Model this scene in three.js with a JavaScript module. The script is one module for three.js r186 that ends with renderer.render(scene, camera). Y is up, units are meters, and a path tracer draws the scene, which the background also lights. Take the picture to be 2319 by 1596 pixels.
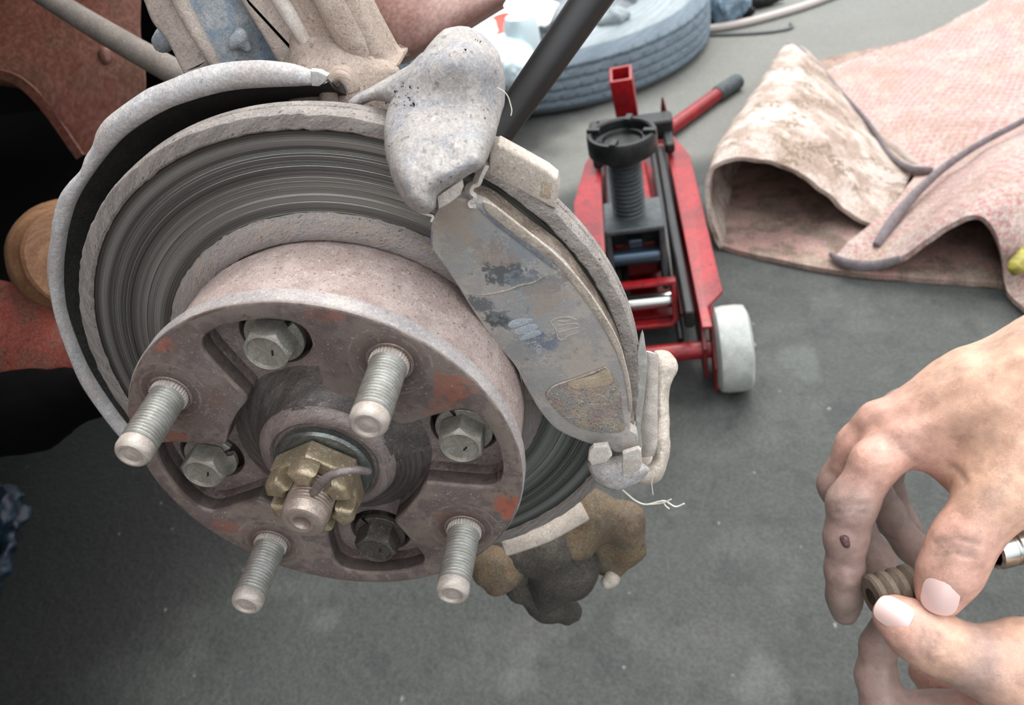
import * as THREE from 'three';
import { mergeGeometries, mergeVertices, toCreasedNormals } from 'three/addons/utils/BufferGeometryUtils.js';
import { RoundedBoxGeometry } from 'three/addons/geometries/RoundedBoxGeometry.js';

// ---------------------------------------------------------------- camera
const V = (x, y, z) => new THREE.Vector3(x, y, z);
const FPX = 1900, CX = 1159.5, CY = 798;
const scene = new THREE.Scene();
const camera = new THREE.PerspectiveCamera(2 * Math.atan(798 / FPX) * 180 / Math.PI, 2319 / 1596, 0.02, 60);
const CAM = V(0.12664, 0.55, 0.19624);
const FW = V(-0.19737, -0.612802, -0.765192).normalize();
const UPC = V(0.062024, 0.771176, -0.633593).normalize();
const RT = FW.clone().cross(UPC).normalize();
camera.position.copy(CAM);
camera.up.copy(UPC);
camera.lookAt(CAM.clone().add(FW));
camera.focus = 0.305;
camera.userData.fStop = 17;
scene.add(camera);

// ---------------------------------------------------------------- light: overcast sky and a soft low sun through cloud
const EXPOSURE = 1.3, SKY_ZENITH = 2.4, SKY_HORIZON = 0.75;
{
  const w = 64, h = 32, d = new Float32Array(w * h * 4);
  for (let j = 0; j < h; j++) for (let i = 0; i < w; i++) {
    const el = ((j + 0.5) / h - 0.5) * Math.PI;               // row 0 is the bottom
    const s = Math.max(0, Math.sin(el));
    const L = el > 0 ? SKY_HORIZON + (SKY_ZENITH - SKY_HORIZON) * s : 0.25;
    const k = (j * w + i) * 4;
    d[k] = L * 0.97; d[k + 1] = L * 1.0; d[k + 2] = L * 1.04; d[k + 3] = 1;
  }
  const sky = new THREE.DataTexture(d, w, h, THREE.RGBAFormat, THREE.FloatType);
  sky.mapping = THREE.EquirectangularReflectionMapping;
  sky.magFilter = sky.minFilter = THREE.LinearFilter;
  sky.needsUpdate = true;
  scene.background = sky; scene.environment = sky;
}
const sun = new THREE.DirectionalLight(0xfff8f0, 1.9);
sun.position.set(0.6, 3.0, -1.8);
sun.target.position.set(0.1, 0.2, -0.3);
sun.castShadow = true;
sun.shadow.radius = 60;
sun.shadow.mapSize.set(2048, 2048);
Object.assign(sun.shadow.camera, { left: -2, right: 2, top: 2, bottom: -2, near: 0.1, far: 8 });
scene.add(sun, sun.target);
const renderer = new THREE.WebGLRenderer({ antialias: true });
renderer.toneMapping = THREE.LinearToneMapping;
renderer.toneMappingExposure = EXPOSURE;
renderer.shadowMap.enabled = true;

// ---------------------------------------------------------------- frames: world (y up, floor at 0) and the hub's own frame (z = axle, outwards)
const HUB = V(0, 0.347739, 0), TILT = -10 * Math.PI / 180;
const ray = (px, py) => FW.clone().addScaledVector(RT, (px - CX) / FPX).addScaledVector(UPC, -(py - CY) / FPX);
const onY = (px, py, y) => { const d = ray(px, py); return CAM.clone().addScaledVector(d, (y - CAM.y) / d.y); };
const at = (px, py, depth) => CAM.clone().addScaledVector(ray(px, py), depth);
const toHub = (p) => { const q = p.clone().sub(HUB), c = Math.cos(TILT), s = Math.sin(TILT); return V(c * q.x + s * q.y, -s * q.x + c * q.y, q.z); };
const hz = (px, py, z) => { const d = ray(px, py); return toHub(CAM.clone().addScaledVector(d, (z - CAM.z) / d.z)); };
const hat = (px, py, depth) => toHub(at(px, py, depth));
const depthOf = (hp) => { const c = Math.cos(TILT), s = Math.sin(TILT); return V(c * hp.x - s * hp.y, s * hp.x + c * hp.y, hp.z).add(HUB).sub(CAM).dot(FW); };

// ---------------------------------------------------------------- noise and random
const rng = (a) => () => { a |= 0; a = a + 0x6D2B79F5 | 0; let t = Math.imul(a ^ a >>> 15, 1 | a); t = t + Math.imul(t ^ t >>> 7, 61 | t) ^ t; return ((t ^ t >>> 14) >>> 0) / 4294967296; };
const hash3 = (x, y, z) => { let h = Math.imul(x, 374761393) + Math.imul(y, 668265263) + Math.imul(z, 1274126177) | 0; h = Math.imul(h ^ h >>> 13, 1274126177); return ((h ^ h >>> 16) >>> 0) / 4294967296; };
const sm = (t) => t * t * (3 - 2 * t);
const lerp = (a, b, t) => a + (b - a) * t;
const clamp = (x, a = 0, b = 1) => Math.min(b, Math.max(a, x));
const step = (a, b, x) => sm(clamp((x - a) / (b - a)));
function noise3(x, y, z) {
  const X = Math.floor(x), Y = Math.floor(y), Z = Math.floor(z), u = sm(x - X), v = sm(y - Y), w = sm(z - Z);
  const h = (i, j, k) => hash3(X + i, Y + j, Z + k);
  return lerp(lerp(lerp(h(0, 0, 0), h(1, 0, 0), u), lerp(h(0, 1, 0), h(1, 1, 0), u), v), lerp(lerp(h(0, 0, 1), h(1, 0, 1), u), lerp(h(0, 1, 1), h(1, 1, 1), u), v), w);
}
const fbm3 = (x, y, z, o = 4) => { let s = 0, a = 0.5, n = 0; for (let i = 0; i < o; i++) { s += a * noise3(x, y, z); n += a; a *= 0.5; x *= 2.03; y *= 2.03; z *= 2.03; } return s / n; };
function field(size, freq, octaves, seed, fy = freq) {        // tileable value noise, 0..1
  const out = new Float32Array(size * size);
  let amp = 1, tot = 0;
  for (let o = 0; o < octaves; o++) {
    const f = freq << o, g = fy << o;
    if (f > size || g > size) break;
    const r = rng(seed + o * 101), lat = new Float32Array(f * g);
    for (let i = 0; i < lat.length; i++) lat[i] = r();
    for (let y = 0; y < size; y++) {
      const yy = y / size * g, y0 = Math.floor(yy), ty = sm(yy - y0), ra = (y0 % g) * f, rb = ((y0 + 1) % g) * f;
      for (let x = 0; x < size; x++) {
        const xx = x / size * f, x0 = Math.floor(xx), tx = sm(xx - x0), xa = x0 % f, xb = (x0 + 1) % f;
        out[y * size + x] += amp * lerp(lerp(lat[ra + xa], lat[ra + xb], tx), lerp(lat[rb + xa], lat[rb + xb], tx), ty);
      }
    }
    tot += amp; amp *= 0.55;
  }
  for (let i = 0; i < out.length; i++) out[i] = clamp((out[i] / tot - 0.5) * 1.6 + 0.5);
  return out;
}
const S = 512;
const F = {
  big: field(S, 3, 6, 11), mid: field(S, 9, 5, 23), blot: field(S, 6, 4, 37), fine: field(S, 40, 4, 41), grain: field(S, 128, 2, 53), fine2: field(S, 30, 4, 67), streak: field(S, 4, 5, 71, 64),
};
const hex = (c) => [(c >> 16) & 255, (c >> 8) & 255, c & 255];
const mix = (a, b, t) => [lerp(a[0], b[0], t), lerp(a[1], b[1], t), lerp(a[2], b[2], t)];
function colorTex(fn, w = S, h = S) {
  const d = new Uint8Array(w * h * 4);
  for (let i = 0; i < w * h; i++) { const c = fn(i, i % w, Math.floor(i / w)); for (let k = 0; k < 3; k++) d[i * 4 + k] = clamp(c[k], 0, 255); d[i * 4 + 3] = 255; }
  const t = new THREE.DataTexture(d, w, h, THREE.RGBAFormat);
  t.colorSpace = THREE.SRGBColorSpace; t.wrapS = t.wrapT = THREE.RepeatWrapping; t.magFilter = THREE.LinearFilter; t.minFilter = THREE.LinearMipmapLinearFilter; t.generateMipmaps = true; t.needsUpdate = true;
  return t;
}
function grayTex(fn, w = S, h = S) { const t = colorTex((i, x, y) => { const v = fn(i, x, y) * 255; return [v, v, v]; }, w, h); t.colorSpace = THREE.NoColorSpace; return t; }
const GRIT = grayTex((i) => 0.45 * F.fine[i] + 0.25 * F.mid[i] + 0.3 * F.grain[i]);
const WEAVE = grayTex((i) => 0.6 * F.grain[i] + 0.4 * F.fine[i]);
function matOf({ color, bump, bumpScale = 0, size = 0.06, sizeY, rough = 0.8, roughFn, metal = 0, extra = {} }) {
  const rep = (t) => { t.repeat.set(1 / size, 1 / (sizeY ?? size)); return t; };
  const m = new THREE.MeshPhysicalMaterial({ roughness: rough, metalness: metal, side: THREE.DoubleSide, ...extra });
  if (color) m.map = rep(colorTex(color));
  if (bump) { m.bumpMap = rep(bump.clone()); m.bumpScale = bumpScale; }
  if (roughFn) { m.roughnessMap = rep(grayTex(roughFn)); m.roughness = 1; }
  return m;
}
// a dusty or rusty surface: base and second tone by large blotches, dark pits and pale flecks by fine noise
const dusty = ({ a, b, pit = 0x3a322c, fleck = 0xe8e0d8, pits = 0.5, flecks = 0.3, contrast = 1, patch, patchAmt = 0, ...rest }) => {
  const A = hex(a), B = hex(b), P = hex(pit), K = hex(fleck), R = hex(patch ?? a);
  return matOf({
    rough: 0.9, bumpScale: 0.000228, ...rest,
    color: (i) => {
      let c = mix(A, B, step(0.5 - 0.28 * contrast, 0.5 + 0.28 * contrast, F.mid[i] * 0.6 + F.big[i] * 0.4));
      if (patchAmt) c = mix(c, R, patchAmt * step(0.55, 0.68, F.blot[i]));
      c = mix(c, P, pits * step(0.68, 0.9, F.fine[i] * 0.7 + F.mid[(i * 7) % (S * S)] * 0.3));
      c = mix(c, K, flecks * step(0.74, 0.95, F.fine2[i]));
      const g = (F.grain[i] - 0.5) * 26; return [c[0] + g, c[1] + g, c[2] + g];
    },
    bump: GRIT,
  });
};
const M = {
  lug: dusty({ a: 0xaea9a4, b: 0x9f9a96, pit: 0x5d544d, fleck: 0xcfcdcb, pits: 0.5, flecks: 0.35, patch: 0x90939a, patchAmt: 0.5, size: 0.06, bumpScale: 0.0002 }),
  clip: dusty({ a: 0xd2cbc3, b: 0xbcb3aa, pit: 0x8a7c6e, pits: 0.25, size: 0.03, rough: 0.55 }),
  clipSteel: dusty({ a: 0xd6d6d2, b: 0xb9b8b2, pit: 0x86806f, pits: 0.3, size: 0.03, rough: 0.35, metal: 0.4, bumpScale: 0.00005 }),
  tan: dusty({ a: 0xc3b9ad, b: 0xaea498, pit: 0x6e6254, pits: 0.4, size: 0.05, bumpScale: 0.0002 }),
  shield: dusty({ a: 0xbcbab8, b: 0xa9a7a6, pit: 0x746d68, fleck: 0xe2e6ea, pits: 0.3, flecks: 0.35, patch: 0xb2a49b, patchAmt: 0.35, size: 0.07, bumpScale: 0.0002 }),
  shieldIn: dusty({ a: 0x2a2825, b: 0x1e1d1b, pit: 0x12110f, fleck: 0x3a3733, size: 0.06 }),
  pad: dusty({ a: 0x9d9890, b: 0x8b8883, pit: 0x54544f, fleck: 0xb6b0a6, pits: 0.4, flecks: 0.25, patch: 0x757b80, patchAmt: 0.55, size: 0.09, bumpScale: 0.000114 }),
  padWear: dusty({ a: 0xa19684, b: 0x868481, pit: 0x4a463e, fleck: 0xc0b99a, pits: 0.8, flecks: 0.6, patch: 0x90706a, patchAmt: 0.35, size: 0.03, bumpScale: 0.000456 }),
  padEdge: dusty({ a: 0xb0a698, b: 0x9a9186, pit: 0x5c5248, size: 0.05 }),
  padTan: dusty({ a: 0xb0a08a, b: 0x9e907c, pit: 0x6a5c48, size: 0.03, pits: 0.3, bumpScale: 0.0002 }),
  padPale: dusty({ a: 0xa4abb2, b: 0x979ea6, size: 0.03, pits: 0.1 }),
  padDark: dusty({ a: 0x6c7075, b: 0x7c7f82, pit: 0x55585c, size: 0.03, pits: 0.4, bumpScale: 0.0002 }),
  lining: dusty({ a: 0x8e8072, b: 0x6c6056, pit: 0x352c25, fleck: 0xb9aa9a, pits: 0.9, flecks: 0.7, size: 0.025, bumpScale: 0.000608 }),
  discLip: dusty({ a: 0x97908a, b: 0x837d78, pit: 0x463d37, fleck: 0xbdb4ac, pits: 0.75, flecks: 0.45, size: 0.04, bumpScale: 0.0004 }),
  hat: dusty({ a: 0xb3a29b, b: 0x9f8d86, pit: 0x54443e, fleck: 0xd6cac6, pits: 0.6, flecks: 0.4, size: 0.04, bumpScale: 0.000342 }),
  hatRing: dusty({ a: 0x9d9188, b: 0x928d8a, pit: 0x4c423a, fleck: 0xbcb0a4, pits: 0.7, flecks: 0.5, size: 0.035, bumpScale: 0.0004 }),
  hub: dusty({ a: 0x7f7370, b: 0x6d6360, pit: 0x4a3e3a, fleck: 0xb8aca6, pits: 0.45, flecks: 0.35, patch: 0x7f5a50, patchAmt: 0.35, size: 0.09, rough: 0.5, metal: 0.25, bumpScale: 0.000095 }),
  rustRed: dusty({ a: 0x96584a, b: 0x8a6257, pit: 0x5c423a, fleck: 0xb47a66, pits: 0.4, flecks: 0.3, size: 0.03, rough: 0.75, bumpScale: 0.000114 }),
  hubRim: dusty({ a: 0xa8a29e, b: 0x9a9493, pit: 0x6e6662, size: 0.05, pits: 0.35, rough: 0.6, metal: 0.2, bumpScale: 0.000114 }),
  hubFloor: dusty({ a: 0x8d817c, b: 0x7a6f6b, pit: 0x4a403c, fleck: 0xbcb2ae, pits: 0.4, flecks: 0.35, size: 0.045, rough: 0.45, metal: 0.3, bumpScale: 0.000114 }),
  hubBoss: dusty({ a: 0x6c6663, b: 0x55504c, pit: 0x332e2a, fleck: 0xa7a3a2, pits: 0.5, flecks: 0.35, size: 0.04, rough: 0.42, metal: 0.35, bumpScale: 0.000114 }),
  zinc: dusty({ a: 0xb0b0ab, b: 0x9c9b94, pit: 0x77705f, size: 0.02, pits: 0.5, rough: 0.42, metal: 0.65, bumpScale: 0.000038 }),
  zincTip: dusty({ a: 0xbab3ac, b: 0xa89e94, pit: 0x8f7a6a, size: 0.02, pits: 0.4, rough: 0.6, metal: 0.3, bumpScale: 0.000038 }),
  bolt: dusty({ a: 0xa09e96, b: 0x8b877d, pit: 0x5e5749, size: 0.02, pits: 0.4, rough: 0.5, metal: 0.45, bumpScale: 0.000038 }),
  boltDark: dusty({ a: 0x57534c, b: 0x47433d, pit: 0x2b2622, size: 0.02, rough: 0.6, metal: 0.3, bumpScale: 0.000038 }),
  black: new THREE.MeshPhysicalMaterial({ color: 0x0d0c0b, roughness: 0.8 }),
  brass: dusty({ a: 0xb5a68f, b: 0x9a8a74, pit: 0x594834, fleck: 0xebe4d4, pits: 0.6, flecks: 0.6, patch: 0x9c9072, patchAmt: 0.6, size: 0.018, rough: 0.34, metal: 0.55, bumpScale: 0.000076 }),
  shaft: dusty({ a: 0xb3a59a, b: 0x9a8c82, pit: 0x6b594e, size: 0.02, pits: 0.5, rough: 0.4, metal: 0.55, bumpScale: 0.000076 }),
  washer: dusty({ a: 0x737875, b: 0x5f6461, pit: 0x424543, size: 0.03, rough: 0.28, metal: 0.7, bumpScale: 0.000019 }),
  pinWire: dusty({ a: 0x8d8480, b: 0x776e6a, pit: 0x51453f, size: 0.02, rough: 0.5, metal: 0.35, bumpScale: 0.000038 }),
  strut: dusty({ a: 0xa7abae, b: 0x8f979c, pit: 0x596068, fleck: 0xc6c6c6, pits: 0.4, patch: 0x7f93a6, patchAmt: 0.7, size: 0.07 }),
  flange: dusty({ a: 0xbfb3a9, b: 0xaea299, pit: 0x6b5d52, fleck: 0xe2dad0, pits: 0.4, size: 0.05 }),
  knuckle: dusty({ a: 0xab9c90, b: 0x9b8b7f, pit: 0x5d4d42, fleck: 0xcabcae, pits: 0.5, size: 0.05 }),
  rod: dusty({ a: 0x857c74, b: 0x787069, pit: 0x4f4740, size: 0.06, rough: 0.7, pits: 0.2, flecks: 0.1 }),
  oldRed: dusty({ a: 0x70493d, b: 0x5f4032, pit: 0x3b291f, fleck: 0x825c50, patch: 0x763b30, patchAmt: 0.3, size: 0.3, rough: 0.55, pits: 0.2, flecks: 0.1, bumpScale: 0.0001 }),
  dustRed: dusty({ a: 0x9c7a70, b: 0x8f6d63, pit: 0x6b5048, fleck: 0xac8c82, size: 0.2, rough: 0.4, pits: 0.15, flecks: 0.1, bumpScale: 0.000076 }),
  armRed: dusty({ a: 0x70382d, b: 0x613c31, pit: 0x352019, fleck: 0x845646, patch: 0x7e3428, patchAmt: 0.5, size: 0.12, rough: 0.6, bumpScale: 0.0001 }),
  rust: dusty({ a: 0x8a6648, b: 0x745036, pit: 0x44291a, fleck: 0xa07a58, size: 0.08, rough: 0.7, pits: 0.3 }),
  under: dusty({ a: 0x12100f, b: 0x0c0b0a, pit: 0x060505, fleck: 0x221d19, size: 0.15, rough: 0.85 }),
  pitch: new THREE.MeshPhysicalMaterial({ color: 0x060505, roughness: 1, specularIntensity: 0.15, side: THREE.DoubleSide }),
  rubberRod: new THREE.MeshPhysicalMaterial({ color: 0x191818, roughness: 0.45, clearcoat: 0.2, clearcoatRoughness: 0.5 }),
  caliper: dusty({ a: 0x6a5b45, b: 0x5a5144, pit: 0x3a3224, fleck: 0x86795f, pits: 0.5, patch: 0x6a5040, patchAmt: 0.3, size: 0.06 }),
  caliperDark: dusty({ a: 0x45413a, b: 0x3a3732, pit: 0x211f1a, fleck: 0x6c6860, pits: 0.5, size: 0.06 }),
  tyre: dusty({ a: 0x75828b, b: 0x67747d, pit: 0x4b565e, fleck: 0x8d99a0, size: 0.12, rough: 0.85, pits: 0.35, bumpScale: 0.0003 }),
  tyreSide: dusty({ a: 0x969fa1, b: 0x838d91, pit: 0x5a646a, fleck: 0xb4bcbf, size: 0.2, rough: 0.85, pits: 0.35, bumpScale: 0.0003 }),
  rimSteel: dusty({ a: 0x9ba2a5, b: 0x868d91, size: 0.1, rough: 0.5, metal: 0.5 }),
  jackRed: dusty({ a: 0x9c151c, b: 0x8a131a, pit: 0x2e0b0d, fleck: 0xb83c3c, pits: 0.7, flecks: 0.1, patch: 0x6c1519, patchAmt: 0.5, size: 0.14, rough: 0.36, bumpScale: 0.0001 }),
  jackRedDark: dusty({ a: 0x6c1a22, b: 0x541319, pit: 0x240a0c, fleck: 0x994444, size: 0.1, rough: 0.35 }),
  jackBlack: dusty({ a: 0x232525, b: 0x191a1a, pit: 0x0c0c0c, fleck: 0x50585a, flecks: 0.2, size: 0.08, rough: 0.42, metal: 0.2, bumpScale: 0.000076 }),
  jackSteel: dusty({ a: 0x53585a, b: 0x44494b, pit: 0x24282a, fleck: 0x848c90, size: 0.06, rough: 0.5, metal: 0.5, bumpScale: 0.000114 }),
  chrome: new THREE.MeshPhysicalMaterial({ color: 0xc8ccc6, roughness: 0.22, metalness: 1 }),
  bluePin: new THREE.MeshPhysicalMaterial({ color: 0x4a5a68, roughness: 0.3, metalness: 0.7 }),
  wheelPlastic: dusty({ a: 0xb4b8b4, b: 0xa0a49e, pit: 0x6a6a60, fleck: 0xd6dcdc, pits: 0.3, size: 0.06, rough: 0.5, bumpScale: 0.000076 }),
  grip: dusty({ a: 0x464f52, b: 0x384043, size: 0.05, rough: 0.7 }),
  glareWhite: new THREE.MeshPhysicalMaterial({ color: 0xfcfcfc, roughness: 0.6, side: THREE.DoubleSide }),
  plasticRed: new THREE.MeshPhysicalMaterial({ color: 0xb8564a, roughness: 0.6 }),
  silver: new THREE.MeshPhysicalMaterial({ color: 0xcfe0e4, roughness: 0.35, metalness: 0.2 }),
  blueGrey: dusty({ a: 0x8da3b4, b: 0x5c7384, pit: 0x232c36, fleck: 0xd0dde6, pits: 0.7, flecks: 0.7, size: 0.08, rough: 0.6 }),
  blueDark: dusty({ a: 0x15293a, b: 0x0e1a26, pit: 0x070b10, fleck: 0x4a7088, pits: 0.7, flecks: 0.35, size: 0.08, rough: 0.45 }),
  cableLight: new THREE.MeshPhysicalMaterial({ color: 0xb3aaa4, roughness: 0.6 }),
  cableDark: new THREE.MeshPhysicalMaterial({ color: 0x54595a, roughness: 0.6 }),
  yellow: dusty({ a: 0xa39a3a, b: 0x7d742a, size: 0.03, rough: 0.5 }),
  binding: dusty({ a: 0x7d7577, b: 0x6d6567, pit: 0x4e4648, size: 0.03, rough: 0.9, pits: 0.3 }),
  matBack: dusty({ a: 0x8f7869, b: 0x7f6a5e, pit: 0x54413a, fleck: 0xb5a294, size: 0.12, rough: 0.95, pits: 0.5 }),
  nail: new THREE.MeshPhysicalMaterial({ color: 0xe3c3bc, roughness: 0.28, clearcoat: 0.4, clearcoatRoughness: 0.3, side: THREE.DoubleSide }),
  scab: dusty({ a: 0x6a4a4c, b: 0x4c3638, size: 0.01, rough: 0.35, bumpScale: 0.0001 }),
  boot: dusty({ a: 0x776a5c, b: 0x665a4e, pit: 0x40382f, fleck: 0x988b78, size: 0.02, rough: 0.8, pits: 0.4, bumpScale: 0.0001 }),
  fibre: new THREE.MeshPhysicalMaterial({ color: 0xd9d2c6, roughness: 0.9 }),
};
// the friction face: rings that vary only with the radius (v), a little around (u)
{
  const W = 256, H = 512, r = rng(5), band = new Float32Array(H), fineb = new Float32Array(H);
  for (let y = 0; y < H; y++) {
    const t = y / H; band[y] = 0.37 - 0.16 * step(0.30, 0.02, t) - 0.10 * step(0.85, 1.0, t) + 0.34 * (noise3(t * 9, 1.5, 0) - 0.5) + 0.16 * (noise3(t * 34, 7.5, 0) - 0.5);
    fineb[y] = (noise3(t * 160, 3.5, 0) - 0.5) * 0.16;
  }
  for (let k = 0; k < 26; k++) { const y0 = Math.floor(r() * H), w = 1 + Math.floor(r() * 3), a = 0.25 + r() * 0.5; for (let y = y0; y < Math.min(H, y0 + w); y++) fineb[y] += a * (r() < 0.75 ? 1 : -0.7); }
  const nz = (x, y) => F.big[(y % S) * S + (x * 2) % S];
  const m = new THREE.MeshPhysicalMaterial({ roughness: 0.36, metalness: 0.75, side: THREE.DoubleSide, anisotropy: 0.75 });
  m.map = colorTex((i, x, y) => { const v = 255 * clamp(band[y] + fineb[y] + 0.1 + 0.1 * (nz(x, y) - 0.5) + 0.03 * (F.grain[i % (S * S)] - 0.5)); return [v * 0.98, v, v * 0.97]; }, W, H);
  m.bumpMap = grayTex((i, x, y) => clamp(0.5 + fineb[y] * 1.2 + (band[y] - 0.42)), W, H); m.bumpScale = 0.0006;
  m.roughnessMap = grayTex((i, x, y) => clamp(0.85 + 0.5 * (band[y] - 0.42) + 0.35 * (nz(x, y) - 0.5)), W, H); m.roughness = 0.40;
  M.friction = m;
}
// the mat: woven pink and cream with a soft red check; soiled brown in places
{
  const cream = hex(0xada49b), pink = hex(0xa89089), rose = hex(0xa0716f), soil = hex(0x94806f);
  M.mat = matOf({
    size: 0.22, rough: 0.95, bumpScale: 0.000570,
    color: (i, x, y) => {
      let c = mix(cream, pink, 0.45 + 0.3 * F.mid[i]);
      const u = (x + y) % 32, v = (x - y + 512) % 32, q = (u < 15 ? 1 : 0) + (v < 15 ? 1 : 0);
      c = mix(c, rose, (q === 2 ? 0.8 : q === 1 ? 0.3 : 0) * step(0.25, 0.6, F.fine[i] * 0.5 + F.mid[i] * 0.5));
      c = mix(c, soil, 0.35 * step(0.56, 0.75, F.blot[i]));
      const g = (F.grain[i] - 0.5) * 40; return [c[0] + g, c[1] + g, c[2] + g];
    },
    bump: WEAVE,
  });
  M.matFold = matOf({
    size: 0.16, rough: 0.95, bumpScale: 0.000570,
    color: (i) => { let c = mix(hex(0xbdafa6), hex(0x98867a), step(0.35, 0.7, F.big[i])); c = mix(c, hex(0x6f5e4d), 0.75 * step(0.56, 0.75, F.blot[i]) * step(0.3, 0.6, F.fine[i])); const g = (F.grain[i] - 0.5) * 36; return [c[0] + g, c[1] + g, c[2] + g]; },
    bump: WEAVE,
  });
  const dun = hex(0x9c8a7d), brown = hex(0x77655a);
  M.matBrown = matOf({
    size: 0.16, rough: 0.95, bumpScale: 0.000570,
    color: (i) => { let c = mix(dun, brown, step(0.3, 0.7, F.big[i])); c = mix(c, hex(0xb98e88), 0.5 * step(0.5, 0.7, F.blot[i])); const g = (F.grain[i] - 0.5) * 36; return [c[0] + g, c[1] + g, c[2] + g]; },
    bump: WEAVE,
  });
}
// skin: vertex colours carry tone and grime, the maps fine lines
M.skin = matOf({ size: 0.03, rough: 0.46, bumpScale: 0.000060, color: (i) => { const v = 228 + 34 * (F.mid[i] - 0.5) + 20 * (F.grain[i] - 0.5); return [v, v - 3, v - 5]; }, bump: GRIT, extra: { vertexColors: true, sheen: 0.2, sheenRoughness: 0.5 } });

// ---------------------------------------------------------------- scene graph helpers
const used = {};
const numbered = (n) => { const k = used[n] = (used[n] ?? 0) + 1; return k === 1 ? n : n + '_' + String(k - 1).padStart(3, '0'); };
function tag(o, label, category, group) { o.userData.label = label; o.userData.category = category; if (group) o.userData.group = group; return o; }
function thing(name, label, category, group) { const o = new THREE.Group(); o.name = numbered(name); scene.add(o); return tag(o, label, category, group); }
function hubThing(...a) { const o = thing(...a); o.position.copy(HUB); o.rotation.z = TILT; return o; }
function part(name, geo, mat, parent) {
  const m = new THREE.Mesh(geo, mat); m.name = parent === scene ? numbered(name) : name; m.castShadow = m.receiveShadow = true; parent.add(m);
  return m;
}
function single(name, geo, mat, label, category, group) { return tag(part(name, geo, mat, scene), label, category, group); }
function structure(name, geo, mat) { const m = part(name, geo, mat, scene); m.userData.kind = 'structure'; return m; }

// ---------------------------------------------------------------- geometry helpers
const crease = (g, a = 0.7) => { g.scale(2000, 2000, 2000); const h = toCreasedNormals(g, a); h.scale(1 / 2000, 1 / 2000, 1 / 2000); return h; };   // it merges vertices on a coarse lattice, so work at 2000 to 1
function grid(P, closedU = false) {                          // rows of points -> indexed surface with metre uv
  const R = P.length, C = P[0].length, pos = [], uv = [], idx = [];
  const acc = P.map((r) => { let s = 0; return r.map((p, j) => (s += j ? p.distanceTo(r[j - 1]) : 0)); });
  const mid = Math.floor(C / 2); let v = 0;
  for (let i = 0; i < R; i++) { if (i) v += P[i][mid].distanceTo(P[i - 1][mid]); for (let j = 0; j < C; j++) { const p = P[i][j]; pos.push(p.x, p.y, p.z); uv.push(acc[i][j], v); } }
  for (let i = 0; i < R - 1; i++) for (let j = 0; j < C - 1; j++) { const a = i * C + j, b = a + 1, c = a + C, d = c + 1; idx.push(a, b, d, a, d, c); }
  const g = new THREE.BufferGeometry();
  g.setAttribute('position', new THREE.Float32BufferAttribute(pos, 3)); g.setAttribute('uv', new THREE.Float32BufferAttribute(uv, 2)); g.setIndex(idx); g.computeVertexNormals();
  return g;
}
function revolve(prof, seg = 96, { a0 = 0, a1 = Math.PI * 2, disp, ringUV = false, angle = 0.6 } = {}) {  // profile [[r, z], ...] about z
  const P = [];
  for (let i = 0; i <= seg; i++) {
    const a = a0 + (a1 - a0) * i / seg;
    P.push(prof.map(([r, z], k) => { const d = disp ? disp(a % (Math.PI * 2), r, z, k) : [0, 0]; const rr = r + d[0]; return V(rr * Math.cos(a), rr * Math.sin(a), z + d[1]); }));
  }
  const g = grid(P);
  const uv = g.attributes.uv, n = prof.length;
  for (let i = 0; i <= seg; i++) { let s = 0; for (let k = 0; k < n; k++) { if (k) s += Math.hypot(prof[k][0] - prof[k - 1][0], prof[k][1] - prof[k - 1][1]); if (ringUV) uv.setXY(i * n + k, i / seg, 1 - k / (n - 1)); else uv.setXY(i * n + k, (i / seg) * (a1 - a0) * Math.max(prof[k][0], 0.3 * prof[0][0]), s); } }
  // grid() winds (row, column); flip so that going along +z faces outwards
  const ix = g.index.array; for (let i = 0; i < ix.length; i += 3) { const t = ix[i + 1]; ix[i + 1] = ix[i + 2]; ix[i + 2] = t; }
  return crease(orient(g), angle);
}
function orient(g) { g.deleteAttribute('normal'); g.computeVertexNormals(); return g; }
function extr(pts, z0, z1, bevel = 0.0006, holes = [], seg = 2) {
  const s = new THREE.Shape(pts.map((p) => new THREE.Vector2(p.x, p.y)));
  for (const h of holes) s.holes.push(new THREE.Path(h.map((p) => new THREE.Vector2(p.x, p.y))));
  const g = new THREE.ExtrudeGeometry(s, { depth: Math.max(1e-5, z1 - z0 - 2 * bevel), bevelEnabled: bevel > 0, bevelThickness: bevel, bevelSize: bevel, bevelOffset: -bevel, bevelSegments: seg, curveSegments: 12 });
  g.translate(0, 0, z0 + bevel);
  return crease(g, 0.55);
}
const smooth = (pts, n = 80, closed = true, tension = 0.5) => { const c = new THREE.CatmullRomCurve3(pts.map((p) => p.isVector3 ? p : V(p.x, p.y, 0)), closed, 'catmullrom', tension).getSpacedPoints(n); if (closed) c.pop(); return c; };
const outline = (px, z, n = 0) => { const p = px.map(([x, y]) => hz(x, y, z)); return n ? smooth(p, n) : p; };
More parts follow.
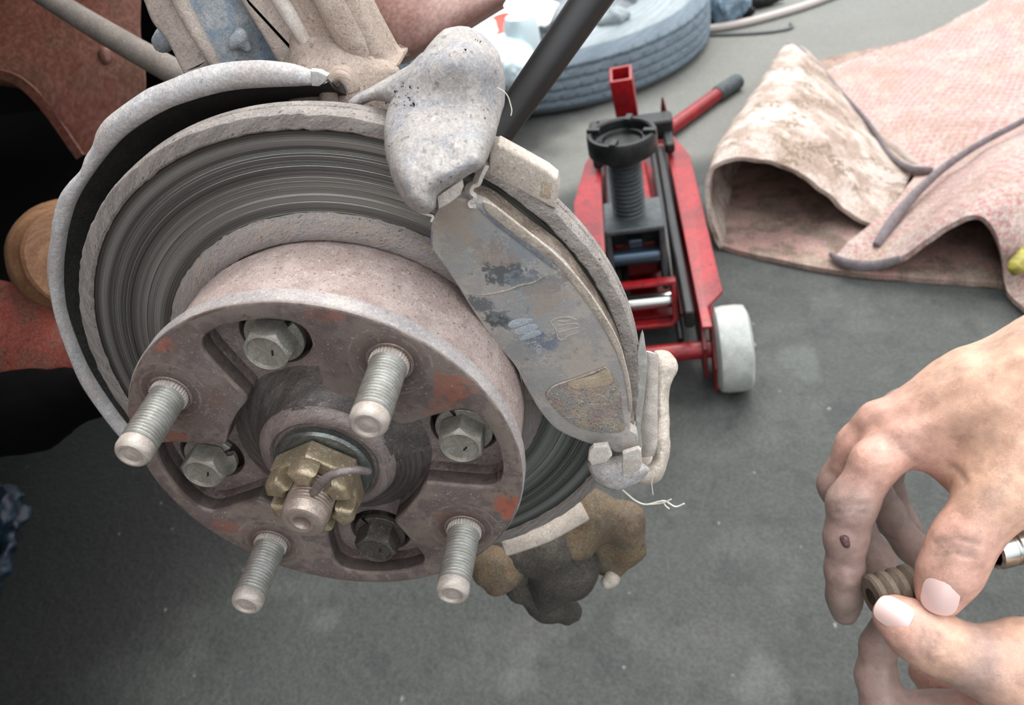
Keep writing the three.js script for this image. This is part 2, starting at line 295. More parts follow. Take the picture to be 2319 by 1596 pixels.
function tube(points, radii, seg = 40, rad = 12, cap = true, flat = 1) {
  const c = points.length > 1 ? new THREE.CatmullRomCurve3(points, false, 'centripetal') : null;
  const fr = c.computeFrenetFrames(seg), P = [];
  const R = (t) => { if (typeof radii === 'number') return radii; const x = t * (radii.length - 1), i = Math.min(radii.length - 2, Math.floor(x)); return lerp(radii[i], radii[i + 1], x - i); };
  const ringAt = (o, N, B, r) => { const row = []; for (let j = 0; j <= rad; j++) { const a = -j / rad * Math.PI * 2; row.push(o.clone().addScaledVector(N, r * Math.cos(a)).addScaledVector(B, r * flat * Math.sin(a))); } return row; };
  for (let i = 0; i <= seg; i++) {
    const t = i / seg, o = c.getPointAt(t), N = fr.normals[i], B = fr.binormals[i], T = fr.tangents[i], r = R(t);
    if (i === 0 && cap) { P.push(ringAt(o, N, B, 1e-5)); P.push(ringAt(o, N, B, r * 0.75)); P.push(ringAt(o.clone().addScaledVector(T, r * 0.12), N, B, r * 0.95)); continue; }
    if (i === seg && cap) { P.push(ringAt(o.clone().addScaledVector(T, -r * 0.12), N, B, r * 0.95)); P.push(ringAt(o, N, B, r * 0.75)); P.push(ringAt(o, N, B, 1e-5)); continue; }
    P.push(ringAt(o, N, B, r));
  }
  return crease(grid(P), 0.8);
}
function boxUV(g) {                                          // metre uv from the dominant axis of each triangle
  g = g.index ? g.toNonIndexed() : g;
  const p = g.attributes.position, uv = new Float32Array(p.count * 2), a = V(), b = V(), c = V(), n = V();
  for (let i = 0; i < p.count; i += 3) {
    a.fromBufferAttribute(p, i); b.fromBufferAttribute(p, i + 1); c.fromBufferAttribute(p, i + 2);
    n.copy(b).sub(a).cross(c.clone().sub(a)); const x = Math.abs(n.x), y = Math.abs(n.y), z = Math.abs(n.z);
    [a, b, c].forEach((q, k) => { const [s, t] = x > y && x > z ? [q.z, q.y] : y > z ? [q.x, q.z] : [q.x, q.y]; uv[(i + k) * 2] = s; uv[(i + k) * 2 + 1] = t; });
  }
  g.setAttribute('uv', new THREE.BufferAttribute(uv, 2));
  return g;
}
const rbox = (w, h, d, r = 0.002) => boxUV(new RoundedBoxGeometry(w, h, d, 2, r));
const put = (g, x, y, z, rx = 0, ry = 0, rz = 0) => g.applyMatrix4(new THREE.Matrix4().compose(V(x, y, z), new THREE.Quaternion().setFromEuler(new THREE.Euler(rx, ry, rz)), V(1, 1, 1)));
const merge = (list) => mergeGeometries(list.map((g) => { g = g.index ? g.toNonIndexed() : g; for (const k of Object.keys(g.attributes)) if (!['position', 'normal', 'uv'].includes(k)) g.deleteAttribute(k); return g; }));
function surfaceNets(f, lo, hi, cell) {
  const n = ['x', 'y', 'z'].map((k) => Math.ceil((hi[k] - lo[k]) / cell) + 1), [nx, ny, nz] = n, val = new Float32Array(nx * ny * nz), p = V();
  for (let k = 0, q = 0; k < nz; k++) for (let j = 0; j < ny; j++) for (let i = 0; i < nx; i++, q++) val[q] = f(p.set(lo.x + i * cell, lo.y + j * cell, lo.z + k * cell));
  const id = new Int32Array(val.length).fill(-1), pos = [], idx = [], at3 = (i, j, k) => i + nx * (j + ny * k);
  for (let k = 0; k < nz - 1; k++) for (let j = 0; j < ny - 1; j++) for (let i = 0; i < nx - 1; i++) {
    let m = 0; const v = [];
    for (let c = 0; c < 8; c++) { const w = val[at3(i + (c & 1), j + (c >> 1 & 1), k + (c >> 2))]; v.push(w); if (w < 0) m |= 1 << c; }
    if (m === 0 || m === 255) continue;
    let x = 0, y = 0, z = 0, e = 0;
    for (let a = 0; a < 8; a++) for (const b of [a | 1, a | 2, a | 4]) if (b !== a && (v[a] < 0) !== (v[b] < 0)) { const t = v[a] / (v[a] - v[b]); x += lerp(a & 1, b & 1, t); y += lerp(a >> 1 & 1, b >> 1 & 1, t); z += lerp(a >> 2, b >> 2, t); e++; }
    id[at3(i, j, k)] = pos.length / 3; pos.push(lo.x + (i + x / e) * cell, lo.y + (j + y / e) * cell, lo.z + (k + z / e) * cell);
  }
  const quad = (a, b, c, d, s) => { if (a < 0 || b < 0 || c < 0 || d < 0) return; if (s) idx.push(a, b, c, a, c, d); else idx.push(a, c, b, a, d, c); };
  for (let k = 1; k < nz - 1; k++) for (let j = 1; j < ny - 1; j++) for (let i = 1; i < nx - 1; i++) {
    const s = val[at3(i, j, k)] < 0;
    if (s !== val[at3(i + 1, j, k)] < 0) quad(id[at3(i, j - 1, k - 1)], id[at3(i, j, k - 1)], id[at3(i, j, k)], id[at3(i, j - 1, k)], s);
    if (s !== val[at3(i, j + 1, k)] < 0) quad(id[at3(i - 1, j, k - 1)], id[at3(i - 1, j, k)], id[at3(i, j, k)], id[at3(i, j, k - 1)], s);
    if (s !== val[at3(i, j, k + 1)] < 0) quad(id[at3(i - 1, j - 1, k)], id[at3(i, j - 1, k)], id[at3(i, j, k)], id[at3(i - 1, j, k)], s);
  }
  const g = new THREE.BufferGeometry();
  g.setAttribute('position', new THREE.Float32BufferAttribute(pos, 3)); g.setIndex(idx); g.computeVertexNormals();
  return g;
}
const capD = (p, a, b, ra, rb) => { const abx = b.x - a.x, aby = b.y - a.y, abz = b.z - a.z, px = p.x - a.x, py = p.y - a.y, pz = p.z - a.z; const t = clamp((px * abx + py * aby + pz * abz) / (abx * abx + aby * aby + abz * abz + 1e-12)); return Math.hypot(px - t * abx, py - t * aby, pz - t * abz) - lerp(ra, rb, t); };
const smin = (a, b, k) => { const h = Math.max(k - Math.abs(a - b), 0) / k; return Math.min(a, b) - h * h * k / 4; };
// bones: [a, b, ra, rb, k?]; rough: [amplitude, frequency]; cut(p, d) may carve
function blob(bones, cell, { k = 0.006, rough, cut, color, margin = 0.004 } = {}) {
  const lo = V(1, 1, 1).multiplyScalar(1e9), hi = lo.clone().negate();
  for (const [a, b, ra, rb] of bones) for (const [q, r] of [[a, ra], [b, rb]]) { lo.min(q.clone().subScalar(r + margin)); hi.max(q.clone().addScalar(r + margin)); }
  const f = (p) => {
    let d = 1e9;
    for (const [a, b, ra, rb, kk] of bones) { const e = capD(p, a, b, ra, rb); d = d > 1e8 ? e : smin(d, e, kk ?? k); }
    if (cut) d = cut(p, d);
    if (rough && Math.abs(d) < 0.02) d += rough[0] * (fbm3(p.x * rough[1], p.y * rough[1], p.z * rough[1], 3) - 0.5);
    return d;
  };
  const g = surfaceNets(f, lo, hi, cell);
  if (color) { const P = g.attributes.position, C = new Float32Array(P.count * 3), p = V(); for (let i = 0; i < P.count; i++) C.set(color(p.fromBufferAttribute(P, i)), i * 3); g.setAttribute('color', new THREE.BufferAttribute(C, 3)); }
  return boxUV(g);
}
// a casting whose outline is given in pixels at a depth: an elliptic cushion of edge radius R and half thickness H
const toHubDir = (v) => v.clone().applyAxisAngle(V(0, 0, 1), -TILT);
const CAMH = toHub(CAM), FWH = toHubDir(FW), RTH = toHubDir(RT), UPH = toHubDir(UPC);
function pillow(px, dep, { R: R0 = 0.006, H = 0.008, cell = 0.0015, rough, cut, n = 70, tension = 0.5, hub = true } = {}) {
  const D = typeof dep === 'number' ? () => dep : dep, C = hub ? CAMH : CAM, f = hub ? FWH : FW, r = hub ? RTH : RT, u = hub ? UPH : UPC;
  const poly = smooth(px.map(([x, y]) => V(x, y, 0)), n, true, tension), N = poly.length, lo = V(1, 1, 1).multiplyScalar(1e9), hi = lo.clone().negate();
  let dm = 0;
  for (const q of poly) { const dd = D(q.x, q.y); dm += dd / N; for (const s of [-1, 1]) { let w = at(q.x, q.y, dd + s * (H + 0.003)); if (hub) w = toHub(w); lo.min(w.clone().subScalar(0.004)); hi.max(w.clone().addScalar(0.004)); } }
  const sc = dm / FPX;
  const sd = (x, y) => {
    let best = 1e18, inside = false;
    for (let i = 0, j = N - 1; i < N; j = i++) {
      const ax = poly[j].x, ay = poly[j].y, bx = poly[i].x, by = poly[i].y, ex = bx - ax, ey = by - ay, t = clamp(((x - ax) * ex + (y - ay) * ey) / (ex * ex + ey * ey)), dx = x - ax - t * ex, dy = y - ay - t * ey, q = dx * dx + dy * dy;
      if (q < best) best = q;
      if ((ay > y) !== (by > y) && x < (bx - ax) * (y - ay) / (by - ay) + ax) inside = !inside;
    }
    return (inside ? -1 : 1) * Math.sqrt(best);
  };
  const v = V();
  const F2 = (p) => {
    v.copy(p).sub(C); const z = v.dot(f), x = CX + FPX * v.dot(r) / z, y = CY - FPX * v.dot(u) / z;
    const d2 = sd(x, y) * sc, w = z - D(x, y), R = typeof R0 === 'function' ? R0(x, y) : R0;
    let d = Math.hypot(Math.max(d2 + R, 0), w * R / H) - R;
    if (d < 0 || H < R) d *= Math.min(1, H / R);
    if (cut) d = cut(p, d);
    if (rough && Math.abs(d) < 0.01) d += rough[0] * (fbm3(p.x * rough[1], p.y * rough[1], p.z * rough[1], 3) - 0.5) + (rough[2] ? rough[2] * (fbm3(p.x * rough[3], p.y * rough[3], p.z * rough[3], 2) - 0.5) : 0);
    return d;
  };
  return boxUV(surfaceNets(F2, lo, hi, cell));
}
// a sheet with thickness through rows of points (each row a curve)
function sheet(rows, nu, nv, th, bumpAmp = 0, bumpF = 30) {
  const cols = rows.map((r) => new THREE.CatmullRomCurve3(r, false, 'centripetal').getPoints(nu));
  const P = []; const lines = [];
  for (let j = 0; j <= nu; j++) { const c = rows.length > 2 ? new THREE.CatmullRomCurve3(cols.map((r) => r[j]), false, 'centripetal') : null; const l = []; for (let i = 0; i <= nv; i++) l.push(c ? c.getPoint(i / nv) : cols[0][j].clone().lerp(cols[1][j], i / nv)); lines.push(l); }
  for (let i = 0; i <= nv; i++) P.push(lines.map((l) => l[i]));
  const g0 = grid(P), N = g0.attributes.normal, C = nu + 1, top = [], bot = [];
  for (let i = 0; i <= nv; i++) { const a = [], b = []; for (let j = 0; j <= nu; j++) { const k = i * C + j, n = V().fromBufferAttribute(N, k), p = P[i][j]; const w = bumpAmp ? bumpAmp * (fbm3(p.x * bumpF, p.y * bumpF, p.z * bumpF, 2) - 0.5) : 0; a.push(p.clone().addScaledVector(n, th / 2 + w)); b.push(p.clone().addScaledVector(n, -th / 2 + w)); } top.push(a); bot.push(b); }
  const strips = [grid(top), grid(bot.map((r) => r.slice().reverse()))];
  const edge = (a, b) => strips.push(grid([a, b]));
  edge(bot[0], top[0]); edge(top[nv], bot[nv]);
  edge(top.map((r) => r[0]), bot.map((r) => r[0])); edge(bot.map((r) => r[nu]), top.map((r) => r[nu]));
  return merge(strips);
}
const polar = (r, deg, z = 0) => V(r * Math.cos(deg * Math.PI / 180), r * Math.sin(deg * Math.PI / 180), z);
const circle = (r, n = 48, cx = 0, cy = 0) => Array.from({ length: n }, (_, i) => V(cx + r * Math.cos(i / n * Math.PI * 2), cy + r * Math.sin(i / n * Math.PI * 2), 0));

// ================================================================ the setting: stained concrete floor
{
  const W = 2048, x0 = -1.9, x1 = 1.5, z0 = -2.9, z1 = 0.5, r = rng(99);
  const pale = onY(1250, 320, 0), pale2 = onY(1590, 260, 0), base = hex(0x434643), dark = hex(0x353836), lite = hex(0x545450);
  const t = colorTex((i, x, y) => {
    const wx = x0 + (x1 - x0) * x / W, wz = z1 - (z1 - z0) * y / W;
    const n1 = fbm3(wx * 5, 3.7, wz * 5, 4), n2 = fbm3(wx * 26, 9.1, wz * 26, 3), n3 = fbm3(wx * 150, 1.3, wz * 150, 2);
    let c = mix(base, dark, step(0.42, 0.68, n1));
    c = mix(c, lite, 0.5 * step(0.55, 0.75, n2) * step(0.3, 0.6, 1 - n1));
    c = mix(c, hex(0x333736), 0.4 * step(0.6, 0.75, fbm3(wx * 55, 4.2, wz * 55, 2)));
    // a dry, worn and paler stretch beyond the jack, its edge uneven
    const edge = -0.86 - 0.55 * (wx - 0.05) * (wx > 0.05 ? 0.2 : 1) + 0.1 * (n1 - 0.5);
    c = mix(c, hex(0x7c7b75), 0.8 * step(edge + 0.02, edge - 0.05, wz));
    c = mix(c, hex(0x70746f), 0.7 * step(-1.28, -1.45, wz + 0.1 * n1));
    c = mix(c, hex(0x6c716d), 0.4 * step(0.68, 0.78, fbm3(wx * 12 + 40, 2.2, wz * 9, 3)));
    // painted shade: the floor colour darkens under the car, with a ragged edge
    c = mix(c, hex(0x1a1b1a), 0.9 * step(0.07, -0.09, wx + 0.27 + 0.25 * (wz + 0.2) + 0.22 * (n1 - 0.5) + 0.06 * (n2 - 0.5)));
    if (n3 > 0.83 && n2 > 0.45) c = mix(c, hex(0x8c8c86), step(0.83, 0.88, n3));
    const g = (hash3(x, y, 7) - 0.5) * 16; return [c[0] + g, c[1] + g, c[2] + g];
  }, W, W);
  t.wrapS = t.wrapT = THREE.ClampToEdgeWrapping;
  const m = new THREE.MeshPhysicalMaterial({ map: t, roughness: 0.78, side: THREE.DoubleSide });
  const b = GRIT.clone(); b.repeat.set(9, 9); m.bumpMap = b; m.bumpScale = 0.0012;
  const g = new THREE.BoxGeometry(x1 - x0, 0.12, z1 - z0); g.translate((x0 + x1) / 2, -0.06, (z0 + z1) / 2);
  const p = g.attributes.position, uv = g.attributes.uv; for (let i = 0; i < p.count; i++) uv.setXY(i, (p.getX(i) - x0) / (x1 - x0), (z1 - p.getZ(i)) / (z1 - z0));
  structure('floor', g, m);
}

// ================================================================ brake disc, hub, bolts, nut
const wob = (amp, f) => (a, r, z) => [amp * (fbm3(Math.cos(a) * r * f, Math.sin(a) * r * f, z * f + 5, 3) - 0.5), 0];
{
  const disc = hubThing('brake_disc', 'worn brake disc with a ring-scored friction face and rusty lip, behind the hub flange', 'brake disc');
  const lip = (a, r, z, k) => [k > 5 ? 0.0013 * (fbm3(Math.cos(a) * 40, Math.sin(a) * 40, 3, 3) - 0.5) : 0, 0];
  part('outer_edge', revolve([[0.0775, -0.0562], [0.1102, -0.0562], [0.1110, -0.0554], [0.1111, -0.0522], [0.1106, -0.0516], [0.1112, -0.0508], [0.1112, -0.0470], [0.1106, -0.0456], [0.1085, -0.0450], [0.1060, -0.0452], [0.1050, -0.0464]], 256, { disp: lip, angle: 0.5 }), M.discLip, disc);
  part('friction_face', revolve([[0.1052, -0.0461], [0.098, -0.0463], [0.09, -0.0462], [0.082, -0.0463], [0.0725, -0.0462]], 220, { ringUV: true }), M.friction, disc);
  part('hat_ring', revolve([[0.0752, -0.0466], [0.0748, -0.0446], [0.0742, -0.0432], [0.0725, -0.0424], [0.070, -0.0418], [0.0677, -0.0416], [0.0665, -0.0422], [0.0664, -0.045]], 260, { disp: (a, r, z, k) => [(k < 3 ? 0.0012 : 0.0004) * (fbm3(Math.cos(a) * r * 1500, Math.sin(a) * r * 1500, 2, 3) - 0.5), 0] }), M.hatRing, disc);
  part('hat', revolve([[0.0655, -0.0455], [0.0660, -0.0405], [0.0672, -0.0385], [0.0678, -0.036], [0.0680, -0.0085], [0.0676, -0.0078], [0.0673, -0.0082], [0.0673, -0.030], [0.02, -0.030]], 200, { disp: wob(0.0007, 300) }), M.hat, disc);
}
// stains painted in the part's own metres: spots [x, y, radius, colour, strength] with ragged edges, over a dusty ground
function stained({ x0, y0, size, a, b, spots, pit, fleck, rings = [], n = 1024, ...rest }) {
  const A = hex(a), B = hex(b), P = hex(pit), K = hex(fleck), cols = spots.map((s) => hex(s[3]));
  const t = colorTex((i, px, py) => {
    const x = x0 + size * px / n, y = y0 + size * py / n;
    const n1 = fbm3(x * 110, y * 110, 2, 4), n2 = fbm3(x * 420, y * 420, 5, 3), n3 = fbm3(x * 1500, y * 1500, 8, 2);
    let c = mix(A, B, step(0.38, 0.62, 0.6 * n1 + 0.4 * n2));
    spots.forEach(([sx, sy, r, , k, e = 1], j) => { const d = Math.hypot(x - sx, (y - sy) / e) / r + 1.2 * (n1 - 0.5) + 1.3 * (n2 - 0.5) + 0.6 * (n3 - 0.5); if (d < 1) c = mix(c, cols[j], k * step(1, 0.55, d)); });
    for (const [sx, sy, r] of rings) { const d = Math.hypot(x - sx, y - sy); c = mix(c, K, 0.28 * step(0.0006, 0, Math.abs(d - r + 0.0006 * (n2 - 0.5))) * step(0.45, 0.6, n2)); c = mix(c, P, 0.35 * step(r, r * 0.6, d)); }
    c = mix(c, P, 0.5 * step(0.66, 0.85, 0.5 * n2 + 0.5 * n3)); c = mix(c, K, 0.45 * step(0.70, 0.86, n3) * step(0.4, 0.6, n1));
    const g = (hash3(px, py, 3) - 0.5) * 14; return [c[0] + g, c[1] + g, c[2] + g];
  }, n, n);
  t.repeat.set(1 / size, 1 / size); t.offset.set(-x0 / size, -y0 / size);
  const bm = GRIT.clone(); bm.repeat.set(1 / 0.05, 1 / 0.05);
  return new THREE.MeshPhysicalMaterial({ map: t, bumpMap: bm, bumpScale: 0.0001, side: THREE.DoubleSide, ...rest });
}
const STUDS = [150.4, 60.6, -31.2, -120.4], POCKETS = [104.5, 15, -75.5, -165.5];
{
  const hub = hubThing('wheel_hub', 'rust-brown steel wheel hub flange with four threaded wheel studs', 'wheel hub');
  const hole = [];
  for (const s of [...STUDS].reverse()) {
    for (const [r, d] of [[0.0352, -8], [0.0352, 8], [0.0358, 19], [0.0372, 22.5], [0.0415, 23.5], [0.052, 25], [0.0595, 26.5], [0.0630, 30], [0.0642, 37], [0.0644, 45], [0.0642, 53], [0.0630, 60], [0.0595, 63.5], [0.052, 65], [0.0415, 66.5], [0.0372, 67.5], [0.0358, 71]]) hole.push(polar(r, s + d));
  }
  const rim = circle(0.0708, 180);
  const flange = extr(rim, -0.0074, 0, 0.0009, [smooth(hole, 260, true, 0.35)]);
  const sp = (px, py, rpx, c, k, e) => { const p = hz(px, py, 0); return [p.x, p.y, rpx * 0.00016, c, k, e]; };
  const flangeMat = stained({
    x0: -0.075, y0: -0.075, size: 0.15, a: 0x84786f, b: 0x6d625f, pit: 0x443833, fleck: 0xc4b8b0, roughness: 0.48, metalness: 0.22,
    spots: [[0, 0.03, 0.05, 0x766e6c, 0.5], sp(360, 775, 46, 0xa9614e, 0.56, 0.7), sp(320, 950, 26, 0x94574a, 0.6), sp(740, 715, 52, 0x96594a, 0.45, 0.4), sp(1030, 885, 50, 0xa8604c, 0.52, 0.8), sp(1000, 920, 40, 0x9c5e4c, 0.38), sp(1158, 1150, 44, 0xb4563e, 0.64), sp(740, 1315, 60, 0x9c4f42, 0.52, 0.3), sp(500, 1190, 50, 0x8e5a50, 0.6, 0.5), sp(390, 990, 40, 0x8f564a, 0.6, 0.5), sp(880, 880, 60, 0x5c4c48, 0.5), sp(430, 930, 60, 0x66554f, 0.5), sp(1040, 1180, 60, 0x7a554d, 0.5), sp(480, 900, 40, 0x6a4f4a, 0.4), sp(700, 780, 40, 0x70605a, 0.5)],
    rings: STUDS.flatMap((a) => { const p = polar(0.0575, a); return [[p.x, p.y, 0.0135], [p.x, p.y, 0.0105]]; }),
  });
  part('flange', flange, flangeMat, hub);
  part('rim_edge', revolve([[0.0694, -0.0076], [0.0704, -0.0074], [0.0712, -0.0066], [0.0712, -0.0016], [0.0708, -0.0008], [0.0700, -0.0003]], 200, { disp: wob(0.0003, 200) }), M.hubRim, hub);
  part('pocket_wall', extr(circle(0.0668, 120), -0.0112, -0.0010, 0.0002, [smooth(hole, 260, true, 0.35)]), M.hub, hub);
  // pocket floor with a hole for every bolt
  const floorHoles = POCKETS.map((a) => { const c = polar(0.0508, a); return circle(0.0124, 32, c.x, c.y).reverse(); });
  part('pocket_floor', extr(circle(0.0672, 120), -0.0150, -0.0108, 0.0003, floorHoles), M.hubFloor, hub);
  part('boss', revolve([[0.0375, -0.0112], [0.0355, -0.0104], [0.0320, -0.0094], [0.0288, -0.0078], [0.0264, -0.0056], [0.0250, -0.0032], [0.0244, -0.0020]], 120, { disp: wob(0.0006, 120) }), M.hubBoss, hub);
  part('boss_rim', revolve([[0.0250, -0.0030], [0.0240, -0.0012], [0.0228, -0.0002], [0.0214, 0.0003], [0.0200, 0.0003], [0.0194, -0.0002], [0.0188, -0.0008], [0.010, -0.0008]], 120, { disp: wob(0.0006, 160) }), M.hubFloor, hub);
  // studs
  const thread = [[0.0001, 0.0022], [0.0060, 0.0022]]; for (let z = 0.0028; z < 0.0238; z += 0.00135) thread.push([0.0059, z], [0.0060, z + 0.0002], [0.0053, z + 0.00068], [0.0060, z + 0.00115]);
  const prof = [...thread.slice(1), [0.0056, 0.0243]];
  const gThread = revolve(prof, 40, { angle: 0.5 });
  const gTip = revolve([[0.0055, 0.0238], [0.0059, 0.0247], [0.0059, 0.0272], [0.0054, 0.0286], [0.0047, 0.0292], [0.0040, 0.0292], [0.0036, 0.0285], [0.0034, 0.0283], [0.0018, 0.0286], [0.00005, 0.0288]], 40);
  const gear = []; for (let i = 0; i < 72; i++) { const r = i % 2 ? 0.00655 : 0.0061; gear.push(polar(r, i * 5)); }
  const gKnurl = extr(gear, -0.002, 0.0024, 0.0002);
  const gSeat = revolve([[0.0078, 0.0001], [0.0076, 0.0004], [0.0068, 0.0003], [0.0066, -0.0012]], 40);
  for (const a of STUDS) {
    const s = part('wheel_stud', gThread, M.zinc, hub); s.position.copy(polar(0.0575, a)); s.rotation.z = a * 0.3;
    part('stud_tip', gTip, M.zincTip, s); part('knurled_collar', gKnurl, M.zincTip, s); part('stud_seat', gSeat, M.hub, s);
  }
  // small bright flecks of swarf and dried grease on the flange face
  const r = rng(8), fl = [];
  for (let i = 0; i < 110; i++) { const a = STUDS[i % 4] + (r() - 0.5) * 44, q = polar(0.038 + 0.03 * r(), a); const g = new THREE.IcosahedronGeometry(0.00012 + 0.00022 * r() * r(), 0); put(g, q.x, q.y, 0.0001, r(), r(), r()); fl.push(boxUV(g)); }
  const sw = part('grease_flecks', merge(fl), M.hubRim, hub); sw.userData.kind = 'stuff';
}
{
  const hexa = (R, rot = 0) => Array.from({ length: 6 }, (_, i) => polar(R, i * 60 + rot));
  // hexagon head trimmed by a chamfer cone, with a shallow round recess
  const headGeo = () => {
    const rows = [], n = 96, R = 0.0086, inr = R * Math.cos(Math.PI / 6);
    const rad = (a) => inr / Math.cos(((a + Math.PI / 6) % (Math.PI / 3) + Math.PI / 3) % (Math.PI / 3) - Math.PI / 6);
    for (let i = 0; i <= n; i++) {
      const a = i / n * Math.PI * 2, h = rad(a), top = 0.0082 - (h - inr) * 0.95, q = (r, z) => V(r * Math.cos(a), r * Math.sin(a), z);
      rows.push([q(h, 0), q(h, top - 0.0006), q(h - 0.0002, top - 0.0001), q(inr * 0.93, 0.0083), q(0.0066, 0.0085), q(0.0063, 0.0083), q(0.0060, 0.0073), q(0.003, 0.0072), q(0.00001, 0.0072)]);
    }
    const g = grid(rows); const ix = g.index.array; for (let i = 0; i < ix.length; i += 3) { const t = ix[i + 1]; ix[i + 1] = ix[i + 2]; ix[i + 2] = t; }
    return crease(orient(g), 0.45);
  };
  const gHead = headGeo();
  const gMark = put(new RoundedBoxGeometry(0.0022, 0.00055, 0.0004, 1, 0.0001), 0.0016, -0.0012, 0.0074, 0, 0, 0.95);
  const spring = []; for (let i = 0; i <= 60; i++) { const a = 0.12 + (i / 60) * (Math.PI * 2 - 0.24), z = 0.0012 * (i / 60 - 0.5); const q = (r, zz) => V(r * Math.cos(a), r * Math.sin(a), zz + z); spring.push([q(0.0066, -0.0012), q(0.0100, -0.0012), q(0.0103, -0.0009), q(0.0103, 0.0009), q(0.0100, 0.0012), q(0.0066, 0.0012), q(0.0066, -0.0012)]); }
  const gSpring = crease(grid(spring), 0.6);
  const gShank = revolve([[0.0056, -0.012], [0.0056, 0]], 24);
  const labels = ['hex bolt with a split washer in the uppermost pocket of the wheel hub', 'hex bolt with a split washer in the hub pocket beside the brake pad', 'dark greasy hex bolt in the lowest pocket of the wheel hub', 'hex bolt half hidden under the stud at the far left of the hub'];
  POCKETS.forEach((a, i) => {
    const b = hubThing('hex_bolt', labels[i], 'bolt', 'hex bolts joining the hub to the disc');
    const q = polar(0.0508, a).applyAxisAngle(V(0, 0, 1), TILT).add(HUB); b.position.set(q.x, q.y, q.z - 0.0088);
    b.rotation.z = TILT + [0.5, 0.02, 0.3, 0.35][i];
    const m = i === 2 ? M.boltDark : M.bolt;
    part('head', gHead, m, b); const w = part('split_washer', gSpring, m, b); w.position.z = -0.0013; w.rotation.z = [0.35, 1.95, 1.9, 0.1][i];
    part('strength_mark', gMark, M.black, b); part('shank', gShank, m, b);
  });
}
{
  const nut = hubThing('castle_nut', 'brassy castellated axle nut with six slots at the centre of the hub', 'nut');
  const c0 = Math.atan2(hz(686, 1072, 0.017).y, hz(686, 1072, 0.017).x) * 180 / Math.PI;
  const HX = (R, rot) => Array.from({ length: 6 }, (_, i) => polar(R, rot + i * 60));
  const bodyG = extr(HX(0.0166, c0), 0.0042, 0.0125, 0.0012, [circle(0.0084, 40).reverse()], 3);
  part('nut_body', bodyG, M.brass, nut);
  for (let i = 0; i < 6; i++) {
    const a = c0 + i * 60, pts = [polar(0.0084, a - 17), polar(0.0150, a - 20), polar(0.0160, a - 6), polar(0.0162, a), polar(0.0160, a + 6), polar(0.0150, a + 20), polar(0.0084, a + 17), polar(0.0086, a)];
    part('castellation', extr(pts, 0.0115, 0.0192, 0.0018, [], 4), M.brass, nut);
  }
  single2('axle_washer', revolve([[0.0176, 0.0000], [0.0180, 0.0006], [0.0180, 0.0024], [0.0172, 0.0034], [0.0155, 0.0038], [0.009, 0.0040]], 90), M.washer, 'thick grey-green washer between the castle nut and the hub', 'washer');
  const sh = hubThing('drive_shaft', 'threaded end of the drive shaft with a drilled centre, sticking out of the castle nut', 'shaft');
  const th = []; for (let z = -0.03; z < 0.0225; z += 0.0014) th.push([0.0080, z], [0.0081, z + 0.0004], [0.0076, z + 0.0008], [0.0080, z + 0.0012]);
  part('threaded_end', revolve([...th, [0.0079, 0.0232], [0.0077, 0.0256], [0.0071, 0.0268], [0.0062, 0.0272], [0.0032, 0.0270], [0.0027, 0.0262], [0.0024, 0.0225], [0.0001, 0.021]], 60, { disp: wob(0.0004, 500) }), M.shaft, sh);
  const pin = [[703, 1121, 0.0170], [716, 1108, 0.0212], [735, 1086, 0.0222], [762, 1071, 0.0222], [798, 1064, 0.0205], [836, 1068, 0.0165]].map(([x, y, z]) => hz(x, y, z));
  single2('cotter_pin', tube(pin, [0.0014, 0.0016, 0.0016, 0.0015, 0.0014, 0.0013], 48, 12), M.pinWire, 'bent grey cotter pin lying across a slot of the castle nut', 'pin');
}
function single2(name, geo, mat, label, category, group) { const o = hubThing(name, label, category, group); part(name.split('_').pop() + '_body', geo, mat, o); return o; }

